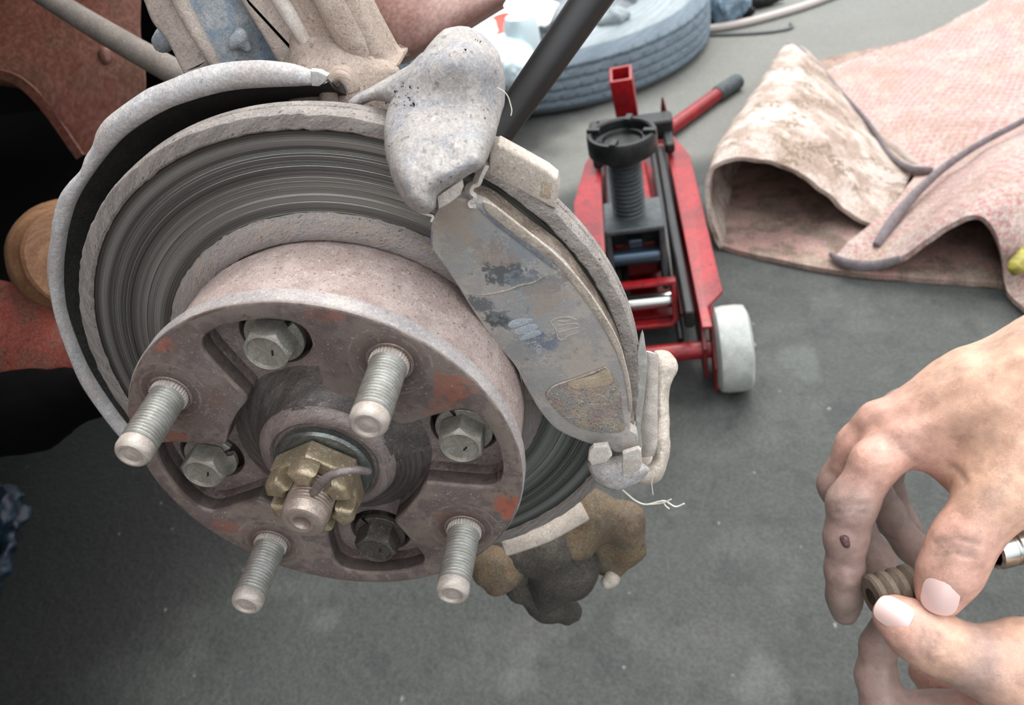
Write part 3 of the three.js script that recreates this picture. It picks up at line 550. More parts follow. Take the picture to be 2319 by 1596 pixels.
// ================================================================ brake pad
{
  const pad = hubThing('brake_pad', 'grey steel-backed brake pad standing against the right side of the disc', 'brake pad');
  const zf = -0.0315, px = [[980, 495], [974, 530], [976, 565], [1000, 597], [1027, 635], [1065, 696], [1115, 771], [1163, 826], [1188, 873], [1222, 931], [1262, 974], [1320, 1001], [1345, 1008], [1372, 1010], [1388, 1022], [1402, 1026], [1443, 1012], [1440, 982], [1428, 976], [1428, 930], [1425, 891], [1413, 831], [1388, 771], [1353, 711], [1312, 651], [1262, 590], [1177, 528], [1120, 482], [1092, 462], [1050, 450], [1010, 452]];
  const o = outline(px, zf, 150);
  const ps = (px, py, rpx, c, k, e) => { const p = hz(px, py, zf); return [p.x, p.y, rpx * 0.00018, c, k, e]; };
  const padMat = stained({
    x0: 0.02, y0: -0.04, size: 0.16, a: 0xaca59d, b: 0x979592, pit: 0x4a4b4c, fleck: 0xc0bab2, roughness: 0.72, metalness: 0.05,
    spots: [ps(1080, 520, 70, 0x7f8689, 0.7, 0.7), ps(1180, 570, 60, 0x777f85, 0.7, 0.7), ps(1120, 590, 50, 0x8c7f76, 0.7), ps(1140, 625, 52, 0x4e5356, 0.85, 0.55), ps(1215, 640, 58, 0x666f78, 0.8, 0.5), ps(1090, 690, 40, 0x50565c, 0.7, 0.6), ps(1135, 725, 34, 0x3c4144, 0.85, 0.7), ps(1190, 700, 70, 0x868d8f, 0.6), ps(1225, 775, 52, 0x5f6c7c, 0.75, 0.6), ps(1180, 790, 44, 0x808486, 0.6), ps(1240, 670, 50, 0x9a8a7b, 0.5), ps(1310, 800, 60, 0xa39a8e, 0.5), ps(1040, 590, 40, 0x8a938f, 0.6), ps(1010, 540, 40, 0x8f8c83, 0.5), ps(1230, 860, 50, 0x8b8f8f, 0.5), ps(1300, 980, 60, 0x938f88, 0.5), ps(1030, 480, 50, 0x9b8d7d, 0.6)],
  });
  part('backing_plate', extr(o, zf - 0.0052, zf, 0.0009), padMat, pad);
  // friction block behind the plate, a little smaller
  const c = o.reduce((s, p) => s.add(p), V()).multiplyScalar(1 / o.length);
  part('friction_block', extr(o.map((p) => p.clone().lerp(c, 0.045)), -0.0460, zf - 0.0050, 0.0005), M.lining, pad);
  const band = (list, z, n = 60) => outline(list, z, n);
  part('edge_band', extr(band([[1094, 455], [1120, 466], [1190, 520], [1262, 578], [1322, 645], [1368, 712], [1402, 775], [1419, 832], [1430, 890], [1431, 930], [1424, 930], [1420, 891], [1408, 831], [1383, 772], [1348, 713], [1306, 655], [1255, 594], [1172, 534], [1115, 490], [1096, 470]], zf, 90), zf - 0.0010, zf + 0.0005, 0.0004), M.padEdge, pad);
  part('dark_groove', extr(band([[1082, 468], [1130, 497], [1190, 540], [1228, 570], [1262, 603], [1254, 608], [1215, 578], [1175, 548], [1120, 506]], zf, 60), zf - 0.001, zf + 0.0004, 0.0002), M.padDark, pad);
  part('worn_patch', extr(band([[1236, 896], [1252, 876], [1300, 858], [1345, 846], [1372, 832], [1392, 850], [1404, 880], [1410, 930], [1414, 972], [1370, 978], [1318, 968], [1272, 940]], zf, 70), zf - 0.001, zf + 0.0005, 0.0003), M.padWear, pad);
  part('tan_patch', extr(band([[1288, 862], [1345, 846], [1373, 833], [1385, 845], [1384, 866], [1340, 876], [1300, 878]], zf, 40), zf - 0.001, zf + 0.0007, 0.0003), M.padTan, pad);
  part('peeled_edge', tube([[1238, 894], [1252, 876], [1300, 858], [1330, 848], [1350, 840], [1360, 836], [1371, 832], [1376, 838]].map(([x, y]) => hz(x, y, zf + 0.0005)), [0.0002, 0.0004, 0.0004, 0.0003, 0.0005, 0.0004, 0.0002], 50, 8), M.padEdge, pad);
  part('scratch', tube([[1076, 668], [1110, 665], [1150, 656], [1180, 645], [1205, 640], [1232, 624], [1246, 618]].map(([x, y]) => hz(x, y, zf + 0.0001)), [0.0001, 0.0003, 0.0004, 0.0003, 0.0002], 50, 8), M.padEdge, pad);
  for (const q of [[[1150, 738], [1158, 726], [1180, 721], [1203, 722], [1205, 728], [1166, 741]], [[1162, 752], [1172, 742], [1200, 733], [1217, 737], [1216, 744], [1180, 757]], [[1176, 770], [1186, 757], [1206, 747], [1226, 752], [1220, 759], [1192, 768]]]) part('pale_smear', extr(band(q, zf, 30), zf - 0.001, zf + 0.0003, 0.00015), M.padPale, pad);
  // stamped characters: raised strokes in a slanted frame, and a small column of digits
  const strokes = [[[1246, 728], [1262, 720], [1290, 718], [1306, 724]], [[1246, 728], [1258, 745], [1266, 768], [1280, 768], [1318, 748]], [[1262, 726], [1286, 727], [1300, 722]], [[1262, 738], [1284, 733], [1300, 732]], [[1286, 740], [1302, 732], [1312, 736]], [[1264, 752], [1290, 746], [1313, 740]], [[1276, 757], [1282, 748], [1276, 766]], [[1272, 768], [1292, 758], [1314, 752]]];
  part('stamped_characters', merge(strokes.map((s) => tube(s.map(([x, y]) => hz(x, y, zf)), 0.00026, 16, 6))), padMat, pad);
  const ring = (cx, cy, r) => tube(Array.from({ length: 9 }, (_, i) => hz(cx + r * Math.cos(i * Math.PI / 4), cy + r * 0.8 * Math.sin(i * Math.PI / 4), zf)), 0.00014, 20, 6);
  part('stamped_digits', merge([ring(1221, 786, 5), ring(1221, 796, 5), tube([[1204, 776], [1214, 773], [1210, 782]].map(([x, y]) => hz(x, y, zf)), 0.0002, 8, 6)]), M.padPale, pad);
}

// ================================================================ caliper bracket with its clips
const hb = (x, y, z, rpx) => { const p = hz(x, y, z); return [p, rpx * depthOf(p) / FPX]; };
const bone = (A, B, k) => [A[0], B[0], A[1], B[1], k];
{
  const br = hubThing('caliper_bracket', 'dusty cast caliper bracket straddling the disc, with a rounded upper lug', 'bracket');
  const behind = [60, 42, 25, 8, -2].map((a) => polar(0.082, a, -0.080));
  const dome = [[1040, 57], [1066, 63], [1098, 80], [1125, 108], [1139, 145], [1144, 185], [1139, 240], [1124, 300], [1107, 350], [1096, 377], [1070, 392], [1040, 409], [1010, 425], [990, 438], [986, 452], [985, 470], [962, 484], [938, 474], [915, 452], [896, 420], [880, 380], [871, 335], [869, 292], [876, 252], [886, 222], [905, 192], [932, 158], [958, 122], [980, 94], [1008, 66]];
  const dd = (x, y) => 0.2545 + 0.0085 * clamp((430 - y) / 300, 0, 1.3) - 0.006 * Math.exp(-((y - 130) * (y - 130)) / 5000) + 0.0022 * Math.exp(-((y - 215) * (y - 215)) / 1800) - 0.004 * step(235, 330, y) + 0.00013 * Math.max(0, x - 1062 - 0.10 * (y - 200)) + 0.00003 * Math.max(0, 930 - x);
  part('upper_casting', pillow(dome, dd, { R: (x, y) => lerp(0.0105, 0.0045, step(290, 390, y + 0.25 * (x - 985))), H: 0.0125, cell: 0.0010, n: 90, tension: 0.4, rough: [0.0006, 600, 0.0014, 90], cut: (p, d) => Math.max(d, -Math.max(Math.hypot(p.x, p.y) - 0.1135, -0.062 - p.z, p.z + 0.0447)) }), M.lug, br);
  part('upper_arm', pillow([[962, 116], [928, 146], [892, 167], [850, 191], [812, 211], [786, 234], [800, 247], [824, 236], [850, 227], [886, 236], [940, 262], [1000, 220], [1004, 130]], (x, y) => 0.2585 + 0.022 * clamp((960 - x) / 170), { R: 0.0035, H: 0.0085, cell: 0.0012, rough: [0.0006, 400] }), M.lug, br);
  part('rear_bar', blob([[hz(1010, 230, -0.055), behind[0], 0.008, 0.01]].concat(behind.slice(1).map((p, i) => [behind[i], p, 0.01, 0.01])), 0.003, { cut: (p, d) => Math.max(d, -Math.max(Math.hypot(p.x, p.y) - 0.1135, -0.062 - p.z, p.z + 0.0447)) }), M.lug, br);
  const grit = [], gr = rng(31);
  for (const [x, y, n, sp] of [[905, 225, 16, 34], [930, 200, 8, 22], [1052, 118, 9, 12], [1085, 95, 3, 10], [990, 250, 8, 40], [920, 330, 6, 40], [1080, 250, 10, 40], [1000, 400, 10, 36]]) for (let i = 0; i < n; i++) { const px = x + (gr() - 0.5) * sp * 2, py = y + (gr() - 0.5) * sp * 1.2, p = hat(px, py, dd(px, py) - 0.0122); const g = new THREE.IcosahedronGeometry(0.00016 + 0.00026 * gr() * gr(), 0); g.scale(1.6, 0.8, 0.6); put(g, p.x, p.y, p.z, 0, 0, gr() * 3); grit.push(boxUV(g)); }
  const gm = part('grit_specks', merge(grit), M.under, br); gm.userData.kind = 'stuff';
  part('hair', tube([[1126, 198], [1140, 206], [1150, 218], [1156, 236], [1159, 250], [1157, 262]].map(([x, y]) => hat(x, y, 0.252)), 0.00012, 30, 6), M.fibre, br);
  // flat finger over the disc's edge, with a darker raised oblong painting the shade of a recess
  const fz = -0.045;
  part('bridge_finger', extr(outline([[1108, 336], [1128, 326], [1180, 354], [1240, 388], [1262, 406], [1267, 425], [1259, 474], [1240, 468], [1180, 436], [1105, 400]], fz), fz - 0.007, fz, 0.0012, [], 3), M.tan, br);
  part('oblong_recess_shade', extr(outline([[1228, 410], [1250, 413], [1247, 450], [1222, 445]], fz), fz - 0.003, fz + 0.0002, 0.0001), M.padTan, br);
  // lower lug and arm, joined to the upper casting behind the disc
  const slot = (p, d) => Math.max(d, -Math.max(Math.hypot(p.x, p.y) - 0.1130, -0.062 - p.z, p.z + 0.0447));
  part('lower_casting', pillow([[1332, 1050], [1336, 1070], [1346, 1090], [1372, 1104], [1402, 1110], [1432, 1100], [1456, 1084], [1470, 1060], [1440, 1040], [1400, 1034], [1352, 1034]], 0.3345, { R: 0.006, H: 0.0075, cell: 0.0010, rough: [0.0016, 420], cut: slot }), M.lug, br);
  part('lower_arm', pillow([[1478, 802], [1494, 792], [1515, 797], [1532, 814], [1535, 838], [1524, 862], [1515, 892], [1516, 950], [1518, 1010], [1512, 1050], [1498, 1086], [1470, 1098], [1440, 1092], [1450, 1062], [1478, 1040], [1480, 950], [1480, 870]], 0.352, { R: 0.0045, H: 0.008, cell: 0.0011, rough: [0.0010, 300], cut: slot }), M.tan, br);
  part('lower_link', blob([[hz(1470, 1070, -0.070), behind[4], 0.006, 0.009]], 0.003, {}), M.tan, br);
  // clips
  const plate = (name, px, z, th, mat, r = 0.0005, n = 0) => part(name, extr(n ? outline(px, z, n) : outline(px, z), z - th, z, r, [], 3), mat, br);
  plate('retaining_clip', [[990, 446], [1046, 409], [1049, 424], [1042, 442], [1020, 460], [993, 474]], -0.0205, 0.0014, M.clip, 0.0004);
  plate('retaining_clip', [[1334, 1024], [1344, 1014], [1376, 1010], [1386, 1034], [1374, 1048], [1340, 1056], [1331, 1042]], -0.0245, 0.003, M.clip, 0.0008);
  plate('retaining_clip', [[1410, 1027], [1446, 1016], [1452, 1022], [1454, 1052], [1447, 1067], [1424, 1077], [1412, 1074], [1408, 1064]], -0.026, 0.0022, M.clip, 0.0006);
  part('curled_clip', sheet([[-0.0335, 0], [-0.0305, 3]].map(([z, o]) => [[1104, 368], [1092, 392], [1084, 410], [1072, 416], [1068, 428], [1076, 436], [1074, 446], [1064, 452], [1066, 459], [1078, 459]].map(([x, y]) => hz(x - 12 + o * 4, y + 4 + o, z))), 60, 4, 0.0013), M.clip, br);
  // the tall thin abutment clip and its folded plate on the lower arm
  const blade = [[1455, 752], [1462, 790], [1466, 830], [1459, 900], [1451, 970], [1454, 1016], [1444, 1018], [1439, 960], [1438, 890], [1440, 820], [1447, 780]];
  part('abutment_blade', extr(outline(blade, -0.046, 60), -0.0478, -0.046, 0.0004), M.clipSteel, br);
  part('folded_plate', sheet([[[1462, 795, -0.052], [1458, 880, -0.052], [1452, 960, -0.052], [1453, 1034, -0.052]], [[1470, 796, -0.0505], [1470, 880, -0.0505], [1468, 960, -0.0505], [1470, 1033, -0.0505]], [[1484, 800, -0.051], [1484, 880, -0.051], [1483, 960, -0.051], [1486, 1030, -0.051]], [[1488, 802, -0.056], [1488, 880, -0.056], [1487, 960, -0.056], [1490, 1034, -0.056]]].map((r) => r.map(([x, y, z]) => hz(x, y, z))), 24, 12, 0.0008), M.clip, br);
}
// dirt fibres hanging from the bracket
{
  const line = (pts, z) => pts.map(([x, y], i) => hz(x, y, z + 0.0004 * i));
  const f = thing('dust_fibre', 'pale frayed fibre hanging from the lower end of the caliper bracket', 'fibre'); f.position.copy(HUB); f.rotation.z = TILT;
  part('strand', merge([tube(line([[1404, 1104], [1420, 1118], [1440, 1134], [1462, 1142], [1490, 1136], [1505, 1134], [1530, 1147], [1550, 1140]], -0.035), 0.00035, 40, 6), tube(line([[1500, 1134], [1508, 1146], [1516, 1152]], -0.034), 0.0003, 12, 6), tube(line([[1462, 1142], [1490, 1140], [1508, 1136], [1520, 1130]], -0.0335), 0.0003, 16, 6), tube(line([[1479, 1066], [1481, 1076], [1476, 1090], [1479, 1120]], -0.04), 0.00022, 16, 6)]), M.fibre, f);
  const g = thing('dust_fibre', 'short white thread curling off the bottom tip of the upper bracket lug', 'fibre'); g.position.copy(HUB); g.rotation.z = TILT;
  part('strand', merge([tube(line([[950, 480], [968, 486], [980, 490], [976, 502]], -0.024), 0.0004, 20, 6), tube(line([[985, 468], [972, 478], [962, 482]], -0.024), 0.0003, 12, 6)]), M.fibre, g);
}

// ================================================================ dust shield
{
  const sh = hubThing('dust_shield', 'grey pressed-steel dust shield curving round the upper left of the disc', 'dust shield');
  const outer = [[731, 168], [715, 163], [699, 156], [668, 145], [637, 140], [590, 136], [544, 138], [505, 142], [466, 150], [427, 163], [388, 179], [358, 191], [330, 203], [280, 237], [252, 258], [233, 276], [217, 302], [209, 330], [192, 357], [182, 385], [157, 412], [137, 439], [127, 466], [118, 505], [114, 544], [108, 583], [107, 618], [112, 660], [124, 715], [150, 790], [180, 865], [225, 932], [272, 990], [330, 1045]];
  const inner = [[735, 190], [719, 193], [700, 194], [670, 196], [640, 197], [595, 199], [550, 202], [508, 208], [470, 217], [430, 229], [392, 242], [362, 256], [334, 271], [290, 300], [268, 318], [245, 342], [228, 362], [214, 380], [198, 402], [186, 420], [172, 443], [160, 468], [152, 492], [143, 528], [138, 560], [134, 595], [133, 625], [134, 662], [142, 715], [166, 785], [196, 850], [238, 915], [284, 975], [342, 1030]];
  const N = 120, o = smooth(outer.map(([x, y]) => hz(x, y, -0.0655)), N, false), i2 = smooth(inner.map(([x, y]) => hz(x, y, -0.0625)), N, false);
  // each cross-section: up the outside, over the rolled lip, down the inside to the plate
  const P = o.map((p, i) => { const q = i2[i], d = p.clone().sub(q); const m = q.clone().addScaledVector(d, 0.5); const rad = V(p.x, p.y, 0).normalize(); return [p.clone().addScaledVector(rad, -0.011).setZ(-0.088), p.clone().addScaledVector(rad, -0.005).setZ(-0.071), p.clone().addScaledVector(rad, -0.0012).setZ(-0.0674), p.clone(), V(m.x, m.y, -0.0615), q.clone().add(V(0, 0, -0.0002)), V(q.x, q.y, -0.0660).addScaledVector(rad, -0.0006)]; });
  part('rolled_lip', crease(grid(P), 2.0), M.shield, sh);
  const W = i2.map((q) => { const rad = V(q.x, q.y, 0).normalize(); return [V(q.x, q.y, -0.0655).addScaledVector(rad, -0.0006), V(q.x, q.y, -0.072).addScaledVector(rad, -0.006), V(q.x, q.y, -0.088).addScaledVector(rad, -0.015)]; });
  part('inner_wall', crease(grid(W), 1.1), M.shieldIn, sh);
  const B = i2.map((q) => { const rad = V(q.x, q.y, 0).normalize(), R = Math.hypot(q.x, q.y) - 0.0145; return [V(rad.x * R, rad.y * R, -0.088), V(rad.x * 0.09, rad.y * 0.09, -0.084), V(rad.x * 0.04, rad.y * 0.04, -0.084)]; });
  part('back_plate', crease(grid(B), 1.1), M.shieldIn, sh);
  for (const k of [0, N - 1]) if (P[k] && W[k]) { const ring = [...P[k], ...W[k].slice(1)], cen = ring.reduce((s, p) => s.add(p), V()).multiplyScalar(1 / ring.length); part('lip_end', grid([[...ring, ring[0]], [...ring, ring[0]].map(() => cen.clone())]), M.shieldIn, sh); }
  part('end_tab', extr(outline([[702, 160], [722, 162], [742, 172], [738, 184], [722, 196], [706, 195]], -0.0612), -0.0640, -0.0610, 0.0005), M.shield, sh);
}
// ================================================================ knuckle, strut, rods
{
  const kn = hubThing('steering_knuckle', 'brown dusty steering knuckle behind the disc, with a broad rib and a curled lug', 'steering knuckle');
  const z0 = -0.100, rib = [[620, -60], [770, -60], [800, 0], [830, 60], [860, 115], [882, 150], [900, 148], [892, 168], [850, 195], [800, 240], [760, 215], [735, 180], [690, 90], [655, 20]];
  part('rib', extr(outline(rib, z0, 110), z0 - 0.022, z0, 0.004, [], 4), M.knuckle, kn);
  const b = (x, y, z, r) => hb(x, y, z, r);
  part('curled_lug', tube([[752, 262], [744, 228], [748, 190], [762, 168], [780, 168], [794, 186], [802, 210]].map(([x, y], i) => hz(x, y, -0.079 + 0.0008 * i)), [0.0030, 0.0032, 0.0030, 0.0026, 0.0022, 0.0018], 40, 12, true, 1.5), M.knuckle, kn);
  part('knuckle_body', blob([bone(b(838, 206, -0.099, 20), b(888, 160, -0.100, 13)), bone(b(700, 80, -0.11, 40), b(745, 40, -0.108, 22)), bone(b(800, 190, -0.106, 26), b(730, 110, -0.110, 26)), [V(0, 0, -0.11), hz(770, 215, -0.1), 0.03, 0.02]], 0.0025, { k: 0.012, rough: [0.002, 200] }), M.knuckle, kn);
  part('ridge', tube([hz(722, -40, z0), hz(765, 40, z0 + 0.001), hz(810, 120, z0 + 0.001), hz(830, 165, z0)], [0.005, 0.0055, 0.005, 0.003], 30, 12), M.knuckle, kn);
}
{
  const st = hubThing('suspension_strut', 'blue-grey suspension strut tube clamped between two dusty bracket flanges', 'strut');
  const zs = -0.112;
  const a = hz(585, 190, zs - 0.012), c = hz(445, -110, zs - 0.012), R = 92 * depthOf(a) / FPX;
  part('strut_tube', tube([a, a.clone().lerp(c, 0.5), c], R, 20, 40), M.strut, st);
  part('bracket_flange', extr(outline([[300, -60], [395, -60], [420, 20], [455, 80], [495, 140], [430, 175], [415, 165], [380, 95], [345, 50], [325, 0]], zs, 70), zs - 0.012, zs + 0.002, 0.003, [], 3), M.flange, st);
  part('bracket_flange', extr(outline([[505, -60], [610, -60], [640, 0], [690, 90], [728, 165], [700, 170], [660, 158], [630, 142], [600, 90], [545, 0]], zs + 0.006, 70), zs - 0.012, zs + 0.008, 0.003, [], 3), M.flange, st);
  part('flange_fold', tube([hz(382, -60, zs + 0.003), hz(425, 30, zs + 0.004), hz(470, 110, zs + 0.004), hz(500, 160, zs + 0.003)], [0.004, 0.0035, 0.003, 0.0025], 30, 10), M.flange, st);
  part('flange_fold', tube([hz(600, -60, zs + 0.009), hz(650, 20, zs + 0.010), hz(700, 105, zs + 0.010), hz(730, 165, zs + 0.008)], [0.0036, 0.0034, 0.003, 0.0026], 30, 10), M.clip, st);
  part('clamp_ear', blob([bone(hb(440, 60, zs - 0.004, 26), hb(500, 140, zs - 0.004, 22)), bone(hb(430, 0, zs - 0.006, 24), hb(470, 70, zs - 0.006, 26))], 0.002, { rough: [0.0012, 300] }), M.flange, st);
  part('bolt_head', blob([bone(hb(368, 95, zs - 0.012, 24), hb(380, 80, zs - 0.01, 26))], 0.0015, { rough: [0.001, 300] }), M.strut, st);
  part('weld_lump', blob([bone(hb(545, 75, zs + 0.006, 13), hb(532, 92, zs + 0.006, 9)), bone(hb(532, 92, zs + 0.006, 9), hb(525, 112, zs + 0.006, 7)), bone(hb(550, 92, zs + 0.005, 14), hb(560, 110, zs + 0.005, 10))], 0.0011, { k: 0.003, rough: [0.001, 400] }), M.strut, st);
}
{
  const rodL = (name, label, cat, pts, r, mat, pn) => { const o = thing(name, label, cat); part(pn, tube(pts, r, 40, 24), mat, o); return o; };
  rodL('tie_rod', 'straight grey steel rod running from the upper left corner down behind the dust shield', 'rod', [at(20, -60, 0.56), at(240, 75, 0.52), at(470, 205, 0.475)], [0.0066, 0.0076, 0.0078], M.rod, 'rod_body');
  const t2 = thing('black_bar', 'smooth black round bar leaning up to the right behind the caliper bracket', 'bar');
  part('bar_body', tube([at(1000, 490, 0.352), at(1096, 350, 0.346), at(1165, 250, 0.342), at(1250, 128, 0.336), at(1366, -40, 0.33), at(1430, -132, 0.327), at(1640, -440, 0.318)], [0.0056, 0.0060, 0.0068, 0.0074, 0.0080, 0.0084, 0.0088], 60, 28), M.rubberRod, t2);
  part('dusty_foot', tube([at(1080, 374, 0.347), at(1104, 340, 0.3455), at(1130, 302, 0.3445)], [0.005, 0.0062, 0.0066], 14, 24), M.tan, t2);
}

// ================================================================ car body and underside, left and behind
{
  const car = thing('car', 'old red-brown car wheel well, inner panels and underside around the brake', 'car');
  const sh = (name, rows, th, mat, nu = 24, nv = 24, amp = 0.002) => part(name, sheet(rows.map((r) => r.map(([x, y, d]) => at(x, y, d))), nu, nv, th, amp, 14), mat, car);
  // arch-shaped panel that comes down from the upper left
  sh('inner_fender', [[[-200, -120, 0.70], [60, -160, 0.68], [200, -120, 0.66], [318, -60, 0.65]], [[-200, 0, 0.69], [60, -10, 0.66], [200, 20, 0.645], [316, 60, 0.64]], [[-160, 130, 0.66], [40, 130, 0.645], [190, 160, 0.635], [330, 190, 0.632]], [[-120, 170, 0.655], [40, 182, 0.645], [150, 270, 0.64], [320, 300, 0.64]], [[-60, 180, 0.66], [70, 205, 0.65], [150, 300, 0.645], [260, 420, 0.645]]], 0.003, M.oldRed, 40, 40, 0.006);
  sh('fender_flange', [[[-140, 158, 0.648], [20, 162, 0.64], [90, 210, 0.638], [190, 350, 0.64]], [[-140, 176, 0.652], [15, 182, 0.645], [75, 225, 0.642], [175, 360, 0.645]]], 0.002, M.oldRed, 30, 4, 0);
  part('grommet', blob([bone([at(240, 124, 0.634), 0.006], [at(244, 136, 0.634), 0.005])], 0.0015, {}), M.oldRed, car);
  // smooth dusty panel at the top middle with its rounded lower edge
  sh('front_panel', [[[740, -200, 0.56], [900, -220, 0.54], [1050, -220, 0.53], [1220, -260, 0.53]], [[770, -60, 0.54], [900, -60, 0.515], [1040, -70, 0.505], [1190, -90, 0.51]], [[800, 40, 0.53], [900, 50, 0.50], [1010, 30, 0.492], [1155, -20, 0.50]], [[860, 118, 0.528], [905, 122, 0.505], [985, 88, 0.498], [1140, 2, 0.505]], [[880, 136, 0.55], [905, 142, 0.54], [990, 104, 0.53], [1140, 14, 0.53]]], 0.003, M.dustRed, 40, 40, 0.001);
  // lower arm in worn red paint, rusty bush above it
  sh('lower_arm', [[[-220, 620, 0.55], [0, 640, 0.53], [90, 668, 0.52], [210, 760, 0.50]], [[-220, 760, 0.53], [0, 760, 0.51], [100, 780, 0.50], [225, 810, 0.49]], [[-220, 920, 0.53], [-40, 930, 0.515], [70, 890, 0.505], [225, 850, 0.495]], [[-220, 1000, 0.56], [-30, 955, 0.54], [60, 905, 0.53], [225, 862, 0.52]]], 0.006, M.armRed, 30, 30, 0.004);
  // axle boot: a rusty drum seen from its side
  const c0 = at(178, 580, 0.50), c1 = at(150, 588, 0.58), ax = c1.clone().sub(c0).normalize();
  const drum = revolve([[0.0001, -0.002], [0.028, 0], [0.030, 0.002], [0.031, 0.012], [0.034, 0.016], [0.0365, 0.026], [0.0375, 0.046], [0.036, 0.060], [0.030, 0.068], [0.001, 0.070]], 64, { disp: wob(0.0012, 90) });
  drum.applyQuaternion(new THREE.Quaternion().setFromUnitVectors(V(0, 0, 1), ax)); drum.translate(c0.x, c0.y, c0.z);
  part('axle_bush', drum, M.rust, car);
  // dark lower link below the red arm
  part('lower_link', blob([[at(-120, 960, 0.50), at(60, 930, 0.50), 0.026, 0.024], [at(60, 930, 0.50), at(230, 880, 0.48), 0.024, 0.014]], 0.004, { k: 0.01, rough: [0.006, 70] }), M.pitch, car);
  // unseen car bulk added to block daylight, mostly near black to deepen the shade
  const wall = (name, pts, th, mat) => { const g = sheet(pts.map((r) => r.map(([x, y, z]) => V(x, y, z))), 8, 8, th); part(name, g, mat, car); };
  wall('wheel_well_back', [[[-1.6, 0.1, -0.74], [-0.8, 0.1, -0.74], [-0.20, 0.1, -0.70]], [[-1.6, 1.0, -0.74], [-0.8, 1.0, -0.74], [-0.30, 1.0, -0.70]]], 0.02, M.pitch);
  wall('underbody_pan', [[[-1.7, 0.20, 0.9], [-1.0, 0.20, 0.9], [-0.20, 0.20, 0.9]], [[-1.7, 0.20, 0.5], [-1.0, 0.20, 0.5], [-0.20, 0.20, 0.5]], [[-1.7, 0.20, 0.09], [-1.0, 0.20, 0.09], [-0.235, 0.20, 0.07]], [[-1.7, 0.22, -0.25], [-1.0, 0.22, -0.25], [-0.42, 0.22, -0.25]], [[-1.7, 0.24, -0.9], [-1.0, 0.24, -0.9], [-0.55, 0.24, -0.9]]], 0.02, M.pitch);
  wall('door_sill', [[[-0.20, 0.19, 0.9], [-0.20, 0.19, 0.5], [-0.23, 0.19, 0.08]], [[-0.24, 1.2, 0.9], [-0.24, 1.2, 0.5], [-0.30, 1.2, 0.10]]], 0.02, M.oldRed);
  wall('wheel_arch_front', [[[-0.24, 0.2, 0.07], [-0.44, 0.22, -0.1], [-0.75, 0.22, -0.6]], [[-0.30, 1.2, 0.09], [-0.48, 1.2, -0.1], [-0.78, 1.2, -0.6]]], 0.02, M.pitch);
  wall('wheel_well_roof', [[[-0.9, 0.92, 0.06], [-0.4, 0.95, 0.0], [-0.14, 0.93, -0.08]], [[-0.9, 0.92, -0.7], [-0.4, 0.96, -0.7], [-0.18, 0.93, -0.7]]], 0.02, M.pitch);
}
// ================================================================ dropped caliper below the disc
{
  const cal = thing('brake_caliper', 'tan dusty brake caliper hanging out of focus under the disc', 'brake caliper');
  const b = (x, y, d, rpx) => [at(x, y, d), rpx * d / FPX];
  const B = (A, C) => [A[0], C[0], A[1], C[1]];
  part('housing', blob([B(b(1150, 1255, 0.43, 42), b(1225, 1240, 0.43, 46)), B(b(1225, 1250, 0.44, 60), b(1300, 1290, 0.45, 60)), B(b(1250, 1310, 0.45, 48), b(1240, 1345, 0.46, 40))], 0.0025, { k: 0.012, rough: [0.004, 120] }), M.caliperDark, cal);
  part('piston_boot', blob([B(b(1100, 1290, 0.425, 34), b(1125, 1320, 0.425, 30)), B(b(1125, 1275, 0.425, 40), b(1160, 1290, 0.428, 34))], 0.002, { k: 0.008, rough: [0.003, 160] }), M.caliper, cal);
  part('slide_arm', blob([B(b(1330, 1165, 0.44, 46), b(1412, 1180, 0.45, 38)), B(b(1412, 1180, 0.45, 38), b(1430, 1245, 0.455, 24)), B(b(1430, 1245, 0.455, 24), b(1390, 1305, 0.46, 17)), B(b(1330, 1180, 0.46, 60), b(1360, 1250, 0.47, 44)), B(b(1340, 1150, 0.44, 34), b(1300, 1230, 0.44, 44))], 0.0025, { k: 0.01, rough: [0.004, 120] }), M.caliper, cal);
  part('end_cap', blob([B(b(1385, 1310, 0.458, 20), b(1376, 1318, 0.458, 16))], 0.0015, {}), M.tan, cal);
  part('brake_hose_strip', tube([at(1140, 1240, 0.40), at(1230, 1205, 0.40), at(1325, 1155, 0.40)], [0.0035, 0.0042, 0.0040], 30, 12, true, 1.4), M.tan, cal);
  part('cover', blob([B(b(1180, 1330, 0.46, 36), b(1240, 1365, 0.47, 34)), B(b(1240, 1365, 0.47, 34), b(1290, 1385, 0.48, 30))], 0.0025, { k: 0.01, rough: [0.003, 120] }), M.caliperDark, cal);
}
